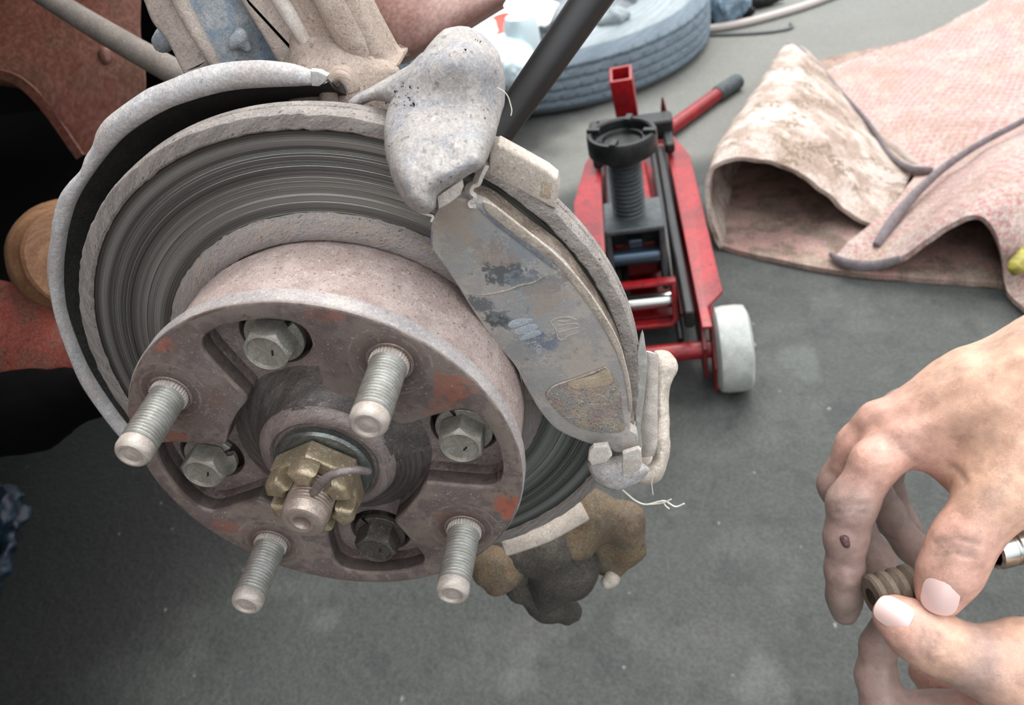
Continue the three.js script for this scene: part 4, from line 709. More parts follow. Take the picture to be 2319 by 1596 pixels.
// ================================================================ floor jack (its own frame: +z to its front, y up)
{
  const jk = thing('floor_jack', 'red trolley jack with a black saddle screw and a white front roller', 'jack');
  jk.position.set(0.0965, 0, -0.556); jk.rotation.y = 0.058;
  const loc = (p) => { const q = p.clone().sub(jk.position); return q.applyAxisAngle(V(0, 1, 0), -0.058); };
  const flip = (pts) => pts.map(([x, z]) => V(x, z, 0));
  const flat = (pts, y0, y1, bev = 0.001) => { const g = extr(pts.map(([x, z]) => V(x, -z, 0)), y0, y1, bev); g.rotateX(-Math.PI / 2); return g; };
  for (const s of [1, -1]) {
    // side plate: an upright wall with a flange bent outwards along its top
    const out = s > 0 ? [[0.041, 0.150], [0.050, 0.150], [0.050, 0.120], [0.066, 0.098], [0.066, -0.185], [0.050, -0.252], [0.041, -0.272]] : [[0.041, 0.150], [0.050, 0.150], [0.050, 0.120], [0.070, 0.098], [0.074, -0.105], [0.060, -0.200], [0.041, -0.250]];
    part('top_flange', flat(out.map(([x, z]) => [x * s, z]), 0.077, 0.081, 0.0015), M.jackRed, jk);
    const side = extr([V(0.150, 0.020, 0), V(0.150, 0.055, 0), V(0.125, 0.079, 0), V(-0.270, 0.079, 0), V(-0.275, 0.03, 0), V(0.11, 0.02, 0)].map((p) => V(-p.x, p.y, 0)), 0, 0.004, 0.0006); side.rotateY(Math.PI / 2); side.translate(s > 0 ? 0.041 : -0.045, 0, 0);
    part('side_plate', side, M.jackRedDark, jk);
    const strap = extr([V(0.118, 0.079, 0), V(0.155, 0.035, 0), V(0.155, 0.008, 0), V(0.135, 0.008, 0), V(0.128, 0.035, 0), V(0.100, 0.076, 0)].map((p) => V(-p.x, p.y, 0)), 0, 0.004, 0.001); strap.rotateY(Math.PI / 2); strap.translate(s > 0 ? 0.050 : -0.054, 0, 0);
    part('wheel_strap', strap, M.jackRed, jk);
    const w = revolve([[0.008, -0.016], [0.034, -0.016], [0.0395, -0.013], [0.0405, -0.006], [0.0405, 0.006], [0.0395, 0.013], [0.034, 0.016], [0.016, 0.0145], [0.008, 0.016]], 48);
    w.rotateY(Math.PI / 2); const wm = part('front_roller', w, M.wheelPlastic, jk); wm.position.set(s * 0.0725 - 0.004, 0.0405, 0.135); wm.userData.label = 'white plastic roller';
    const hubcap = revolve([[0.007, -0.003], [0.007, 0.002], [0.004, 0.005], [0.0001, 0.005]], 20); hubcap.rotateY(s * Math.PI / 2); hubcap.translate(s * 0.017, 0, 0); part('axle_cap', hubcap, M.chrome, wm);
    // black lift rail beside the plate
    part('lift_rail', put(rbox(0.009, 0.020, 0.34, 0.003), s * 0.031, 0.082, -0.03, 0.0), M.jackBlack, jk);
    part('rail_rod', tube([V(s * 0.022, 0.094, -0.19), V(s * 0.0225, 0.085, 0), V(s * 0.023, 0.052, 0.13)], 0.0036, 20, 10), M.jackBlack, jk);
  }
  part('cross_bar', tube([V(-0.05, 0.045, 0.138), V(0, 0.045, 0.138), V(0.05, 0.045, 0.138)], 0.0085, 10, 20), M.jackRed, jk);
  part('base_plate', flat([[-0.042, -0.26], [0.042, -0.26], [0.042, 0.06], [-0.042, 0.06]], 0.026, 0.031), M.jackRed, jk);
  part('inner_cover', flat([[-0.040, -0.262], [0.040, -0.262], [0.036, -0.05], [-0.036, -0.05]], 0.060, 0.064), M.jackRed, jk);
  // lifting head: a black channel with two pins
  const head = (x0, x1, y0, y1, z0, z1) => put(rbox(x1 - x0, y1 - y0, z1 - z0, 0.0025), (x0 + x1) / 2, (y0 + y1) / 2, (z0 + z1) / 2);
  const sx = 0.086 - 0.0965 + 0.001, sz = -0.516 + 0.556;
  part('lift_head', merge([head(sx - 0.028, sx + 0.028, 0.138, 0.144, sz - 0.022, sz + 0.034), head(sx - 0.028, sx - 0.022, 0.07, 0.143, sz - 0.022, sz + 0.032), head(sx + 0.022, sx + 0.028, 0.07, 0.143, sz - 0.022, sz + 0.032), head(sx - 0.026, sx + 0.026, 0.08, 0.14, sz - 0.024, sz - 0.018)]), M.jackSteel, jk);
  part('lift_arm', put(rbox(0.046, 0.04, 0.20, 0.004), sx, 0.072, sz - 0.115, -0.06), M.jackRed, jk);
  part('blue_pin', tube([V(sx - 0.026, 0.105, sz + 0.02), V(sx, 0.105, sz + 0.02), V(sx + 0.026, 0.105, sz + 0.02)], 0.008, 10, 20), M.bluePin, jk);
  part('pin_nut', put(rbox(0.014, 0.01, 0.012, 0.002), sx, 0.117, sz + 0.012), M.bluePin, jk);
  const frame = extr([V(-0.027, -0.022, 0), V(-0.022, -0.028, 0), V(0.022, -0.028, 0), V(0.027, -0.022, 0), V(0.027, 0.018, 0), V(-0.027, 0.018, 0)], 0, 0.014, 0.0012, [[V(-0.022, -0.020, 0), V(-0.022, 0.018 - 0.004, 0), V(0.022, 0.018 - 0.004, 0), V(0.022, -0.020, 0), V(0.019, -0.0235, 0), V(-0.019, -0.0235, 0)]]);
  part('link_frame', put(frame, sx + 0.006, 0.079, sz + 0.052, -0.25), M.jackRed, jk);
  part('chrome_pin', tube([V(sx - 0.018, 0.073, sz + 0.052), V(sx + 0.006, 0.073, sz + 0.052), V(sx + 0.030, 0.073, sz + 0.052)], 0.0078, 10, 20), M.chrome, jk);
  // saddle on its screw
  const th = []; for (let y = 0.142; y < 0.206; y += 0.0044) th.push([0.0150, y], [0.0158, y + 0.001], [0.0158, y + 0.002], [0.0140, y + 0.0032]);
  const scr = revolve([...th, [0.014, 0.212]], 36); scr.rotateX(-Math.PI / 2); const sm2 = part('saddle_screw', scr, M.jackSteel, jk); sm2.position.set(sx - 0.003, 0, sz);
  const cup = revolve([[0.0001, 0.205], [0.020, 0.205], [0.0305, 0.207], [0.0315, 0.2085], [0.0315, 0.2235], [0.0305, 0.2255], [0.0275, 0.2255], [0.0262, 0.224], [0.0255, 0.2165], [0.022, 0.2155], [0.0205, 0.2185], [0.0185, 0.2185], [0.0172, 0.2150], [0.0001, 0.2150]], 56); cup.rotateX(-Math.PI / 2);
  const cm = part('saddle', cup, M.jackBlack, jk); cm.position.copy(sm2.position);
  const lug = []; for (let i = 0; i < 4; i++) lug.push(put(rbox(0.012, 0.005, 0.006, 0.001), 0.026 * Math.cos(i * 1.57 + 0.3), 0.2255, 0.026 * Math.sin(i * 1.57 + 0.3), 0, -(i * 1.57 + 0.3), 0)); part('saddle_teeth', merge(lug), M.jackBlack, cm);
  // rear: black cross head, side ears, upright red handle socket
  part('rear_head', merge([put(rbox(0.102, 0.026, 0.030, 0.005), 0, 0.100, -0.236), put(rbox(0.012, 0.014, 0.06, 0.004), -0.043, 0.092, -0.20), put(rbox(0.012, 0.014, 0.06, 0.004), 0.043, 0.092, -0.215)]), M.jackBlack, jk);
  const s0 = loc(onY(1422, 262, 0.10)), s1 = loc(onY(1405, 166, 0.165)), sl = s1.clone().sub(s0), L = sl.length();
  const sock = extr([V(-0.0135, -0.0135, 0), V(0.0135, -0.0135, 0), V(0.0135, 0.0135, 0), V(-0.0135, 0.0135, 0)], 0, L, 0.001, [[V(-0.010, -0.010, 0), V(-0.010, 0.010, 0), V(0.010, 0.010, 0), V(0.010, -0.010, 0)]]);
  sock.applyQuaternion(new THREE.Quaternion().setFromUnitVectors(V(0, 0, 1), sl.clone().normalize())); sock.translate(s0.x, s0.y, s0.z);
  part('handle_socket', sock, M.jackRed, jk);
  for (const [x, y] of [[1354, 285], [1500, 232]]) { const b0 = loc(onY(x + 4, y + 28, 0.10)), b1 = loc(onY(x, y - 12, 0.125)); part('side_ear', tube([b0, b0.clone().lerp(b1, 0.5), b1], [0.0045, 0.003, 0.001], 8, 10), M.jackRedDark, jk); }
}
{
  const h = thing('jack_handle', 'red bar with a dark grey rubber grip lying on the floor beyond the jack', 'handle');
  const a = onY(1470, 326, 0.012), c = onY(1627, 212, 0.012), e = onY(1672, 183, 0.012);
  part('bar', tube([a, a.clone().lerp(c, 0.5), c], 0.0105, 10, 20), M.jackRed, h);
  part('grip', tube([c.clone().lerp(a, 0.03), c.clone().lerp(e, 0.5), e], 0.0125, 14, 20), M.grip, h);
}
// ================================================================ tyre lying on the floor, and what lies on and behind it
const TY = { x: -0.070, z: -1.372, R: 0.285, H: 0.098 };
{
  const ty = thing('spare_wheel', 'grey dusty tyre and rim lying flat on the floor beyond the jack', 'tyre');
  ty.position.set(TY.x, 0, TY.z);
  const R = TY.R, H = TY.H, prof = [[R - 0.030, 0.000], [R - 0.014, 0.004], [R - 0.004, 0.014]];
  const grooves = [0.026, 0.042, 0.058, 0.074];
  for (let z = 0.016; z <= H - 0.016; z += 0.002) { const g = grooves.some((q) => Math.abs(z - q) < 0.0022); prof.push([R - (g ? 0.004 : 0) - 0.004 * Math.pow((z - H / 2) / (H / 2), 2), z]); }
  prof.push([R - 0.006, H - 0.012], [R - 0.018, H - 0.002]);
  const tread = revolve(prof, 420, { disp: (a, r, z, k) => { if (k < 3 || k > prof.length - 3) return [0, 0]; const row = grooves.filter((q) => z > q).length, u = ((a * 180 / Math.PI + row * 2.6 + z * 60) % 5.2 + 5.2) % 5.2; return [u < 0.6 ? -0.0016 : 0, 0]; }, angle: 0.35 });
  tread.rotateX(-Math.PI / 2); part('tread', tread, M.tyre, ty);
  const side = revolve([[R - 0.018, H - 0.002], [R - 0.026, H + 0.003], [R - 0.034, H + 0.0035], [R - 0.040, H + 0.006], [R - 0.070, H + 0.010], [R - 0.075, H + 0.0085], [R - 0.098, H + 0.006], [R - 0.108, H - 0.001], [R - 0.112, H - 0.012], [R - 0.112, 0.02], [R - 0.1, 0.004], [R - 0.030, 0.0]], 160);
  side.rotateX(-Math.PI / 2); part('sidewall', side, M.tyreSide, ty);
  const rim = revolve([[R - 0.113, H - 0.014], [R - 0.118, H - 0.010], [R - 0.124, H - 0.014], [R - 0.128, H - 0.04], [R - 0.15, H - 0.055], [R - 0.2, H - 0.05], [0.03, H - 0.045], [0.028, H - 0.06]], 96);
  rim.rotateX(-Math.PI / 2); part('rim', rim, M.rimSteel, ty);
  const rag = single('crumpled_rag', blob([[onY(1362, 48, 0.112), onY(1392, 38, 0.114), 0.009, 0.012], [onY(1392, 38, 0.114), onY(1420, 34, 0.112), 0.012, 0.007]], 0.003, { k: 0.01, rough: [0.012, 60] }), M.tyreSide, 'small pale crumpled rag lying on the tyre sidewall', 'rag');
}
{
  const glare = thing('glare_sheet', 'white crumpled sheet added for the blown-out daylight above the dome of the caliper bracket', 'glare');
  const q = (x, y, k) => onY(x, y, 0.138 - k * 0.8);  // white sheet stands in for blown-out brightness beyond the bracket
  part('film', sheet([[q(1080, -10, 0.04), q(1150, -30, 0.02), q(1210, -40, 0.03), q(1300, -60, 0.04)], [q(1060, 40, 0.02), q(1124, 18, 0), q(1190, 8, -0.01), q(1268, -14, 0.02)], [q(1050, 66, 0.01), q(1126, 30, 0), q(1182, 46, -0.01), q(1246, 6, 0.01)], [q(1080, 90, 0.02), q(1140, 34, 0.015), q(1224, 60, 0.0), q(1262, 16, 0.02)]], 36, 36, 0.004, 0.03, 22), M.glareWhite, glare);
  part('fold', sheet([[q(1050, 58, 0.0), q(1074, 82, 0.0), q(1106, 96, 0.005)], [q(1086, 36, -0.01), q(1112, 54, -0.012), q(1130, 66, 0.0)], [q(1128, 20, 0.0), q(1138, 30, 0.0), q(1146, 36, 0.01)]], 16, 16, 0.004, 0.012, 34), M.glareWhite, glare);
  const cap = thing('red_lid', 'small dull red plastic lid beside the white sheet', 'lid');
  const lc = onY(1143, 80, 0.128), lid = revolve([[0.0001, -0.008], [0.020, -0.008], [0.022, -0.006], [0.0225, 0.004], [0.020, 0.0075], [0.015, 0.006], [0.0001, 0.006]], 40); lid.scale(1.7, 1.7, 1.7); lid.rotateX(-1.1); lid.translate(lc.x, lc.y, lc.z); part('lid_body', lid, M.plasticRed, cap);
  part('knob', blob([[onY(1160, 84, 0.14), onY(1164, 94, 0.138), 0.011, 0.009]], 0.0015, {}), M.plasticRed, cap);
  const tin = thing('silver_can', 'pale silver can standing next to the small red lid', 'can');
  const tc = onY(1182, 76, 0.150), can = revolve([[0.0001, -0.030], [0.014, -0.030], [0.016, -0.026], [0.016, 0.008], [0.013, 0.016], [0.011, 0.017], [0.009, 0.015], [0.0001, 0.0145]], 36); can.scale(1.6, 1.6, 1.6); can.rotateX(-Math.PI / 2); can.translate(tc.x, tc.y, tc.z); part('can_body', can, M.silver, tin);
  const sl = thing('crumpled_sleeve', 'pale blue crumpled plastic sleeve beneath the red lid and silver can', 'sleeve');
  part('sleeve_body', blob([[onY(1136, 112, 0.125), onY(1150, 150, 0.12), 0.022, 0.028], [onY(1160, 122, 0.125), onY(1172, 160, 0.12), 0.03, 0.032]], 0.003, { k: 0.012, rough: [0.008, 80] }), M.silver, sl);
  // heap beyond the tyre
  const hp = thing('scrap_heap', 'blue-grey crumpled scraps heaped on the floor just beyond the tyre', 'scraps');
  part('crumpled_film', blob([[onY(1626, 26, 0.02), onY(1648, 4, 0.04), 0.03, 0.025], [onY(1645, 20, 0.02), onY(1670, 4, 0.03), 0.024, 0.02], [onY(1600, -20, 0.03), onY(1700, -40, 0.03), 0.03, 0.03]], 0.005, { k: 0.015, rough: [0.04, 34] }), M.blueGrey, hp);
  part('dark_scrap', blob([[onY(1602, 44, 0.012), onY(1622, 46, 0.01), 0.014, 0.010], [onY(1690, 24, 0.01), onY(1705, 26, 0.008), 0.009, 0.006], [onY(1715, 4, 0.012), onY(1770, -8, 0.012), 0.012, 0.008]], 0.004, { rough: [0.012, 60] }), M.under, hp);
  const arc = (pts, y) => pts.map(([a, b]) => onY(a, b, y));
  single('pale_hose', tube(arc([[1592, 67], [1640, 60], [1700, 48], [1760, 32], [1820, 14], [1880, -8], [1960, -40]], 0.007), 0.007, 60, 12), M.cableLight, 'pale hose curving over the floor behind the tyre and scraps', 'hose');
  single('dark_wire', tube(arc([[1594, 79], [1650, 78], [1710, 75], [1760, 70], [1793, 62], [1790, 52]], 0.003), 0.0026, 60, 8), M.cableDark, 'thin dark wire on the floor below the pale hose', 'wire');
}
// ================================================================ woven mat, folded over at its near corner
{
  const mt = thing('woven_mat', 'pink checked woven mat on the floor, its near corner folded over', 'mat');
  const rows = (list) => list.map((r) => r.map(([x, y, h]) => onY(x, y, h)));
  const base = sheet(rows([[[1628, 560, 0.004], [1760, 592, 0.004], [1900, 618, 0.004], [2100, 636, 0.004], [2290, 652, 0.004], [2500, 700, 0.004]], [[1640, 470, 0.004], [1800, 470, 0.004], [1950, 470, 0.004], [2100, 470, 0.004], [2300, 470, 0.004], [2500, 470, 0.004]], [[1660, 360, 0.004], [1800, 330, 0.004], [1950, 300, 0.004], [2150, 280, 0.004], [2320, 250, 0.004], [2500, 230, 0.004]]]), 60, 24, 0.006, 0.003, 60);
  part('base_layer', base, M.matBrown, mt);  // darker brown puts the shade of the hollow into the colour
  // the corner: up from the floor at the left, curled over, its tip pointing back
  part('folded_corner', sheet(rows([
    [[1632, 560, 0.006], [1606, 500, 0.035], [1600, 430, 0.068], [1612, 384, 0.090], [1660, 362, 0.099], [1740, 366, 0.095], [1810, 395, 0.082], [1870, 440, 0.055], [1930, 490, 0.026], [1990, 520, 0.012]],
    [[1640, 500, 0.006], [1612, 440, 0.035], [1607, 400, 0.066], [1622, 345, 0.092], [1668, 318, 0.103], [1742, 312, 0.102], [1815, 335, 0.09], [1890, 375, 0.06], [1960, 425, 0.03], [2040, 440, 0.014]],
    [[1655, 420, 0.006], [1640, 370, 0.030], [1640, 330, 0.055], [1668, 272, 0.080], [1712, 232, 0.094], [1778, 222, 0.094], [1850, 250, 0.08], [1930, 305, 0.055], [2000, 370, 0.032], [2064, 396, 0.016]],
    [[1690, 330, 0.006], [1690, 290, 0.025], [1700, 250, 0.045], [1725, 195, 0.065], [1758, 150, 0.075], [1806, 150, 0.075], [1860, 185, 0.066], [1925, 250, 0.048], [1990, 325, 0.03], [2080, 386, 0.018]],
    [[1740, 240, 0.008], [1742, 210, 0.022], [1750, 180, 0.036], [1765, 145, 0.05], [1784, 104, 0.058], [1812, 110, 0.058], [1862, 160, 0.052], [1920, 228, 0.042], [1988, 308, 0.03], [2098, 380, 0.02]],
    [[1745, 226, 0.004], [1756, 200, 0.004], [1770, 166, 0.004], [1786, 138, 0.004], [1802, 114, 0.004], [1832, 128, 0.004], [1872, 172, 0.004], [1926, 236, 0.004], [1992, 312, 0.004], [2100, 384, 0.006]],
  ]), 70, 40, 0.005, 0.006, 40), M.matFold ?? M.matBrown, mt);
  // the far part of the mat rising towards the upper right
  part('far_sheet', sheet(rows([[[1860, 170, 0.006], [1930, 240, 0.01], [2000, 330, 0.014], [2060, 392, 0.018], [2130, 400, 0.022]], [[1960, 128, 0.012], [2030, 200, 0.02], [2110, 270, 0.028], [2180, 320, 0.032], [2250, 340, 0.036]], [[2090, 84, 0.03], [2150, 130, 0.035], [2230, 190, 0.045], [2310, 240, 0.05], [2380, 270, 0.05]], [[2320, -40, 0.06], [2380, 20, 0.06], [2440, 80, 0.06], [2500, 140, 0.06], [2560, 200, 0.06]]]), 50, 50, 0.006, 0.006, 26), M.mat, mt);
  part('far_corner', sheet(rows([[[1830, 150, 0.004], [1880, 132, 0.004], [1980, 112, 0.004], [2080, 90, 0.004]], [[1900, 220, 0.004], [1960, 200, 0.004], [2060, 170, 0.004], [2140, 150, 0.004]]]), 20, 10, 0.005, 0.002, 60), M.matBrown, mt);
  // near right: bulges over a hollow that opens towards the viewer
  part('bulged_layer', sheet(rows([
    [[1890, 585, 0.010], [1960, 602, 0.012], [2030, 592, 0.022], [2100, 548, 0.048], [2160, 510, 0.066], [2215, 494, 0.075], [2248, 520, 0.066], [2266, 575, 0.042], [2274, 632, 0.015], [2285, 668, 0.008], [2400, 760, 0.008]],
    [[1930, 545, 0.014], [1990, 560, 0.018], [2060, 540, 0.032], [2130, 500, 0.058], [2190, 465, 0.076], [2250, 452, 0.082], [2300, 470, 0.076], [2330, 540, 0.055], [2350, 590, 0.035], [2380, 620, 0.015], [2480, 680, 0.006]],
    [[2000, 490, 0.018], [2060, 490, 0.026], [2130, 460, 0.042], [2190, 425, 0.062], [2250, 390, 0.076], [2310, 370, 0.082], [2380, 380, 0.08], [2420, 420, 0.07], [2450, 460, 0.05], [2500, 500, 0.03], [2560, 540, 0.006]],
    [[2060, 420, 0.020], [2110, 412, 0.028], [2180, 380, 0.042], [2240, 345, 0.056], [2300, 310, 0.064], [2360, 290, 0.066], [2420, 290, 0.066], [2470, 310, 0.066], [2510, 340, 0.05], [2560, 380, 0.03], [2600, 420, 0.006]],
    [[2085, 388, 0.006], [2136, 374, 0.006], [2204, 338, 0.006], [2264, 304, 0.006], [2322, 270, 0.006], [2384, 250, 0.006], [2440, 250, 0.006], [2490, 270, 0.006], [2530, 300, 0.006], [2580, 340, 0.006], [2620, 390, 0.006]],
  ]), 80, 40, 0.006, 0.006, 34), M.mat, mt);
  const line = (pts) => pts.map(([x, y, h]) => onY(x, y, h));
  part('hem', tube(line([[1782, 102, 0.062], [1800, 104, 0.063], [1850, 150, 0.058], [1905, 212, 0.05], [1955, 265, 0.042], [1990, 312, 0.036], [2020, 358, 0.03], [2060, 382, 0.026], [2112, 386, 0.028]]), [0.003, 0.0045, 0.005, 0.005, 0.0045, 0.004, 0.0045, 0.005, 0.005], 60, 10, true, 0.6), M.binding, mt);
  part('edge_binding', tube(line([[2420, 215, 0.09], [2320, 272, 0.08], [2220, 325, 0.066], [2140, 378, 0.054], [2080, 432, 0.044], [2030, 490, 0.034], [2000, 535, 0.026], [1985, 560, 0.02]]), [0.004, 0.004, 0.0042, 0.0046, 0.0056, 0.0070, 0.0084, 0.0080], 60, 14, true, 0.6), M.binding, mt);
  part('edge_binding', tube(line([[1880, 575, 0.012], [1900, 590, 0.014], [1940, 602, 0.016], [1990, 600, 0.02], [2040, 585, 0.03]]), [0.003, 0.006, 0.007, 0.006, 0.004], 40, 12, true, 0.6), M.binding, mt);
  single('yellow_knob', blob([[onY(2302, 604, 0.045), onY(2335, 575, 0.05), 0.008, 0.010]], 0.0015, { rough: [0.003, 200] }), M.yellow, 'small yellow-green knob at the near right corner of the mat', 'knob');
}
{
  single('blue_sheen_lump', blob([[onY(-60, 1120, 0.02), onY(8, 1150, 0.014), 0.022, 0.014], [onY(8, 1150, 0.014), onY(18, 1230, 0.008), 0.014, 0.008], [onY(-60, 1250, 0.014), onY(-6, 1330, 0.008), 0.018, 0.008]], 0.003, { k: 0.015, rough: [0.03, 50] }), M.blueDark, 'dark blue lump added for the bluish sheen on the shaded floor below the red arm', 'lump');  // dark blue colour and shape stand in for a bluish sheen
}

// ================================================================ hands
{
  const b = (x, y, d, rpx) => [at(x, y, d), rpx * d / FPX];
  const bones = [], tones = [];
  const SKIN = [0.80, 0.51, 0.37], PINK = [0.74, 0.44, 0.35], GRIME = [0.30, 0.225, 0.195], GREY = [0.43, 0.30, 0.26];
  const chain = (list, cols, k = 0.006) => { for (let i = 0; i + 1 < list.length; i++) { bones.push([list[i][0], list[i + 1][0], list[i][1], list[i + 1][1], k]); tones.push([cols[i], cols[i + 1]]); } };
  const grid1 = (cell, lo) => { const start = lo; return () => start; };
  // ---- upper hand: back of the hand above, fingers curled down at the left, thumb at the right
  const hands = [];
  const build = (fn) => { const n = bones.length; fn(); hands.push([n, bones.length]); };
  build(() => {
    const W = b(2420, 870, 0.352, 150), Wt = b(2430, 850, 0.36, 105);
    chain([b(2640, 730, 0.36, 190), W], [SKIN, SKIN], 0.02);
    const iM = b(2052, 988, 0.372, 48), mM = b(1988, 956, 0.384, 45), rM = b(2045, 928, 0.402, 45), lM = b(2130, 925, 0.42, 42);
    chain([W, b(2230, 905, 0.362, 88), iM], [SKIN, SKIN, PINK], 0.016);
    chain([Wt, b(2200, 888, 0.372, 68), mM], [SKIN, SKIN, PINK], 0.016);
    chain([Wt, b(2220, 888, 0.39, 66), rM], [SKIN, SKIN, GREY], 0.016);
    chain([Wt, b(2260, 895, 0.405, 60), lM], [SKIN, SKIN, GREY], 0.016);
    // index
    chain([iM, b(1982, 1048, 0.372, 50), b(1930, 1140, 0.376, 52), b(1916, 1215, 0.380, 45), b(1912, 1290, 0.385, 39), b(1912, 1350, 0.389, 36), b(1913, 1384, 0.391, 31)], [PINK, PINK, GREY, GREY, GREY, GRIME, GRIME], 0.005);
    // middle
    chain([mM, b(1945, 1010, 0.392, 48), b(1902, 1098, 0.402, 46), b(1935, 1190, 0.412, 40), b(1985, 1268, 0.412, 37), b(2022, 1322, 0.408, 33)], [PINK, PINK, GREY, GRIME, GREY, GREY], 0.004);
    // ring
    chain([rM, b(1985, 985, 0.416, 44), b(1962, 1080, 0.430, 42), b(2010, 1165, 0.436, 37), b(2062, 1235, 0.432, 34), b(2095, 1275, 0.426, 29)], [GREY, GRIME, GRIME, GRIME, GREY, GREY], 0.004);
    // little
    chain([lM, b(2050, 985, 0.436, 36), b(2008, 1062, 0.446, 34), b(2020, 1130, 0.452, 31), b(2062, 1200, 0.452, 27)], [GREY, GRIME, GRIME, GRIME, GRIME], 0.004);
    // thumb and the web of skin beside it
    chain([W, b(2330, 1010, 0.350, 105), b(2262, 1118, 0.348, 70), b(2184, 1222, 0.350, 56), b(2148, 1298, 0.353, 54), b(2127, 1350, 0.356, 45)], [SKIN, SKIN, SKIN, PINK, PINK, PINK], 0.012);
    chain([b(2110, 1014, 0.374, 28), b(2180, 1050, 0.372, 28), b(2262, 1090, 0.360, 42)], [PINK, PINK, PINK], 0.02);
  });
  // ---- lower hand: thumb pointing up left, first finger bent behind it
  build(() => {
    const H = b(2420, 1560, 0.352, 150);
    chain([b(2650, 1640, 0.36, 180), H, b(2300, 1512, 0.352, 92)], [SKIN, SKIN, SKIN], 0.016);
    chain([b(2300, 1512, 0.352, 92), b(2200, 1492, 0.353, 62), b(2120, 1456, 0.355, 56), b(2068, 1424, 0.357, 52), b(2022, 1392, 0.360, 42)], [SKIN, GREY, SKIN, PINK, PINK], 0.010);
    chain([H, b(2260, 1610, 0.378, 60), b(2120, 1612, 0.392, 44), b(2002, 1606, 0.398, 46), b(1984, 1530, 0.400, 42), b(1990, 1462, 0.398, 37), b(2000, 1420, 0.395, 31)], [SKIN, PINK, GREY, GREY, GREY, GREY, GRIME], 0.005);
    chain([H, b(2250, 1600, 0.40, 46), b(2130, 1556, 0.418, 38), b(2090, 1520, 0.42, 32)], [PINK, PINK, PINK, PINK], 0.006);
  });
  const skinD = (p) => { let d = 1e9; for (const [a, q, ra, rb, k] of bones) { const e2 = capD(p, a, q, ra, rb); d = d > 1e8 ? e2 : smin(d, e2, k); } return d; };
  const touch = (x, y) => { let z = 0.3; for (let i = 0; i < 60; i++) { const e2 = skinD(at(x, y, z)); if (e2 < 1e-5) break; z += e2 * 0.8; } return z; };
  // knuckle creases as shallow furrows
  const furrows = [[[2122, 1240], [2160, 1233], [2205, 1246]], [[2118, 1256], [2160, 1250], [2206, 1262]], [[2120, 1226], [2165, 1218], [2215, 1230]], [[1886, 1146], [1928, 1138], [1968, 1146]], [[1888, 1160], [1930, 1154], [1966, 1162]], [[1884, 1284], [1912, 1280], [1944, 1286]], [[2096, 1428], [2080, 1462], [2090, 1490]], [[2112, 1430], [2098, 1466], [2106, 1500]], [[2128, 1434], [2116, 1470]], [[2040, 1012], [2062, 1030], [2074, 1046]], [[2150, 1052], [2175, 1070], [2186, 1092]]].flatMap((l) => { const p = l.map(([x, y]) => at(x, y, touch(x, y))); return p.slice(1).map((q, i) => [p[i], q]); });
  const tendons = [[[1998, 935], [2080, 905], [2190, 858], [2300, 810]], [[2048, 978], [2140, 950], [2260, 915]], [[2200, 1150], [2262, 1080], [2310, 1010]]].flatMap((l) => { const p = l.map(([x, y]) => at(x, y, touch(x, y))); return p.slice(1).map((q, i) => [p[i], q]); });
  const furrow = (p, d) => { if (Math.abs(d) > 0.004) return d; let s = 0; for (const [a, q] of furrows) { const e2 = capD(p, a, q, 0, 0); if (e2 < 0.004) s = Math.max(s, Math.exp(-(e2 * e2) / 1.4e-6)); } let r = 0; for (const [a, q] of tendons) { const e2 = capD(p, a, q, 0, 0); if (e2 < 0.012) r = Math.max(r, Math.exp(-(e2 * e2) / 1.6e-5)); } return d + 0.0010 * s - 0.0013 * r; };
  const crease2 = (p) => { let s = 0; for (const [a, q] of furrows) { const e2 = capD(p, a, q, 0, 0); if (e2 < 0.004) s = Math.max(s, Math.exp(-(e2 * e2) / 1.8e-6)); } return s; };
  const pieces = hands.map(([n0, n1]) => {
    const bs = bones.slice(n0, n1), ts = tones.slice(n0, n1);
    return blob(bs, 0.0015, {
      k: 0.006, cut: furrow, rough: [0.0008, 160],
      color: (p) => {
        let s = 0; const c = [0, 0, 0];
        bs.forEach(([a, q, ra, rb], i) => { const d = capD(p, a, q, ra, rb), w = Math.exp(-Math.max(0, d + 0.002) / 0.0025); const ab = q.clone().sub(a), t = clamp(p.clone().sub(a).dot(ab) / ab.lengthSq()); const m = mix(ts[i][0], ts[i][1], t); for (let k = 0; k < 3; k++) c[k] += w * m[k]; s += w; });
        const n = fbm3(p.x * 90, p.y * 90, p.z * 90, 3), f = 0.92 + 0.16 * fbm3(p.x * 300, p.y * 300, p.z * 300, 2), g = Math.max(step(0.58, 0.74, n) * 0.3, 0.55 * crease2(p));
        return [0, 1, 2].map((k) => lerp(c[k] / s, GRIME[k], g) * f);
      },
    });
  });
  // the forearms go on beyond the picture to the elbows
  for (const [A, B] of [[b(2580, 752, 0.36, 172), b(4000, 250, 0.43, 200)], [b(2600, 1625, 0.36, 160), b(4000, 1820, 0.43, 200)]]) pieces.push(blob([[A[0], B[0], A[1], B[1]]], 0.005, { rough: [0.002, 40], color: (p) => { const f = 0.92 + 0.16 * fbm3(p.x * 90, p.y * 90, p.z * 90, 3); return SKIN.map((v) => v * f); } }));
  const per = thing('person', 'bare grimy hands of a person holding a small ribbed rubber part between the thumbs', 'person');
  const keep = (g) => { for (const k of Object.keys(g.attributes)) if (!['position', 'normal', 'uv', 'color'].includes(k)) g.deleteAttribute(k); return g; };
  const hm = part('hands', mergeGeometries(pieces.map(keep)), M.skin, per);
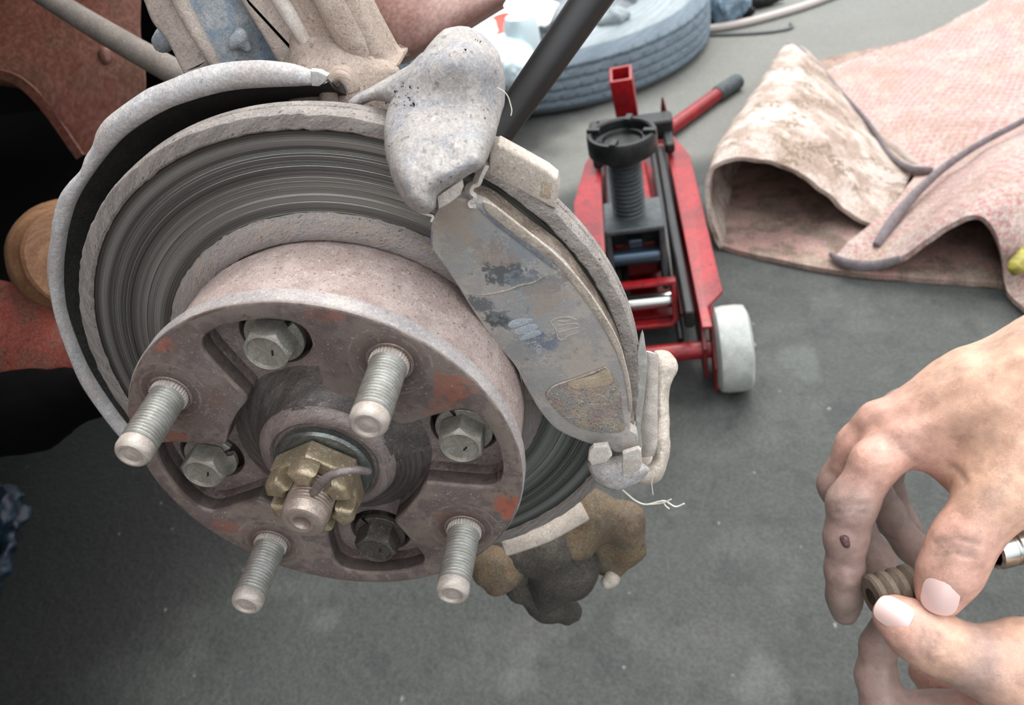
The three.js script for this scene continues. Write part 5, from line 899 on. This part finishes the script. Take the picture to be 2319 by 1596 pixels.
  const slope = (p) => { const e2 = 4e-4; return V(skinD(p.clone().setX(p.x + e2)) - skinD(p.clone().setX(p.x - e2)), skinD(p.clone().setY(p.y + e2)) - skinD(p.clone().setY(p.y - e2)), skinD(p.clone().setZ(p.z + e2)) - skinD(p.clone().setZ(p.z - e2))).normalize(); };
  const nail = (x, y, wpx, lpx, ax, ay, lift) => {
    const d = touch(x, y), c = at(x, y, d), toCam = CAM.clone().sub(c).normalize(), along = RT.clone().multiplyScalar(ax).addScaledVector(UPC, -ay).normalize();
    const n = slope(c).lerp(toCam, 0.3).normalize(); along.addScaledVector(n, -along.dot(n)).normalize(); const side = n.clone().cross(along);
    const w = wpx * d / FPX / 2, l = lpx * d / FPX / 2, P = [];
    for (let i = 0; i <= 18; i++) { const row = []; const u = -1 + 2 * i / 18; for (let j = 0; j <= 18; j++) { const v = -1 + 2 * j / 18; const q = Math.pow(Math.pow(Math.abs(u), 3.2) + Math.pow(Math.abs(v), 3.2), 1 / 3.2), m = Math.max(Math.abs(u), Math.abs(v)), s = q > 0 ? m / q : 1; const uu = u * s, vv = v * s; row.push(c.clone().addScaledVector(n, lift - 0.0032 * vv * vv - 0.0012 * uu * uu).addScaledVector(along, uu * l).addScaledVector(side, vv * w)); } P.push(row); }
    return grid(P);
  };
  part('fingernail', nail(2128, 1352, 78, 84, -0.25, 0.97, 0.0019), M.nail, per);
  part('fingernail', nail(2023, 1387, 66, 80, -0.85, -0.5, 0.0013), M.nail, per);
  part('scab', blob([[at(1913, 1220, touch(1913, 1220)), at(1917, 1232, touch(1917, 1232)), 0.0020, 0.0017]], 0.0007, { rough: [0.001, 700] }), M.scab, per);
  // what the hands hold
  const bt = thing('rubber_boot', 'small ribbed brown rubber boot pinched between the two thumbs', 'rubber part');
  const c0 = at(1972, 1352, 0.372), c1 = at(2075, 1322, 0.374), ax = c1.clone().sub(c0), L = ax.length();
  const pr = [[0.004, 0]]; for (let i = 0; i < 4; i++) { const z = i * L / 4; pr.push([0.0085, z + 0.0003], [0.0096, z + 0.0012], [0.0096, z + L / 4 - 0.002], [0.0085, z + L / 4 - 0.0012], [0.0074, z + L / 4 - 0.0006]); } pr.push([0.004, L]);
  const g = revolve(pr, 48); g.applyQuaternion(new THREE.Quaternion().setFromUnitVectors(V(0, 0, 1), ax.normalize())); g.translate(c0.x, c0.y, c0.z);
  part('boot_body', g, M.boot, bt);
  // chrome socket behind the thumb
  const so = thing('wrench_socket', 'shiny steel wrench socket with an open end, beside the thumb of the upper hand', 'socket');
  const s0 = at(2246, 1250, 0.375), s1 = at(2480, 1190, 0.38), sa = s1.clone().sub(s0), SL = sa.length();
  const sg = revolve([[0.0055, 0.012], [0.0056, 0.001], [0.0068, 0.0], [0.0080, 0.0008], [0.0083, 0.002], [0.0083, 0.0075], [0.0078, 0.0082], [0.0078, 0.0092], [0.0084, 0.010], [0.0084, SL * 0.9], [0.006, SL], [0.0001, SL]], 48); sg.applyQuaternion(new THREE.Quaternion().setFromUnitVectors(V(0, 0, 1), sa.normalize())); sg.translate(s0.x, s0.y, s0.z);
  part('socket_body', sg, M.chromeDull ?? M.chrome, so);
  const bore = revolve([[0.0001, 0.011], [0.0056, 0.011], [0.0056, 0.0005]], 36); bore.applyQuaternion(new THREE.Quaternion().setFromUnitVectors(V(0, 0, 1), sa)); bore.translate(s0.x, s0.y, s0.z);
  part('bore', bore, M.black, so);
}
renderer.render(scene, camera);
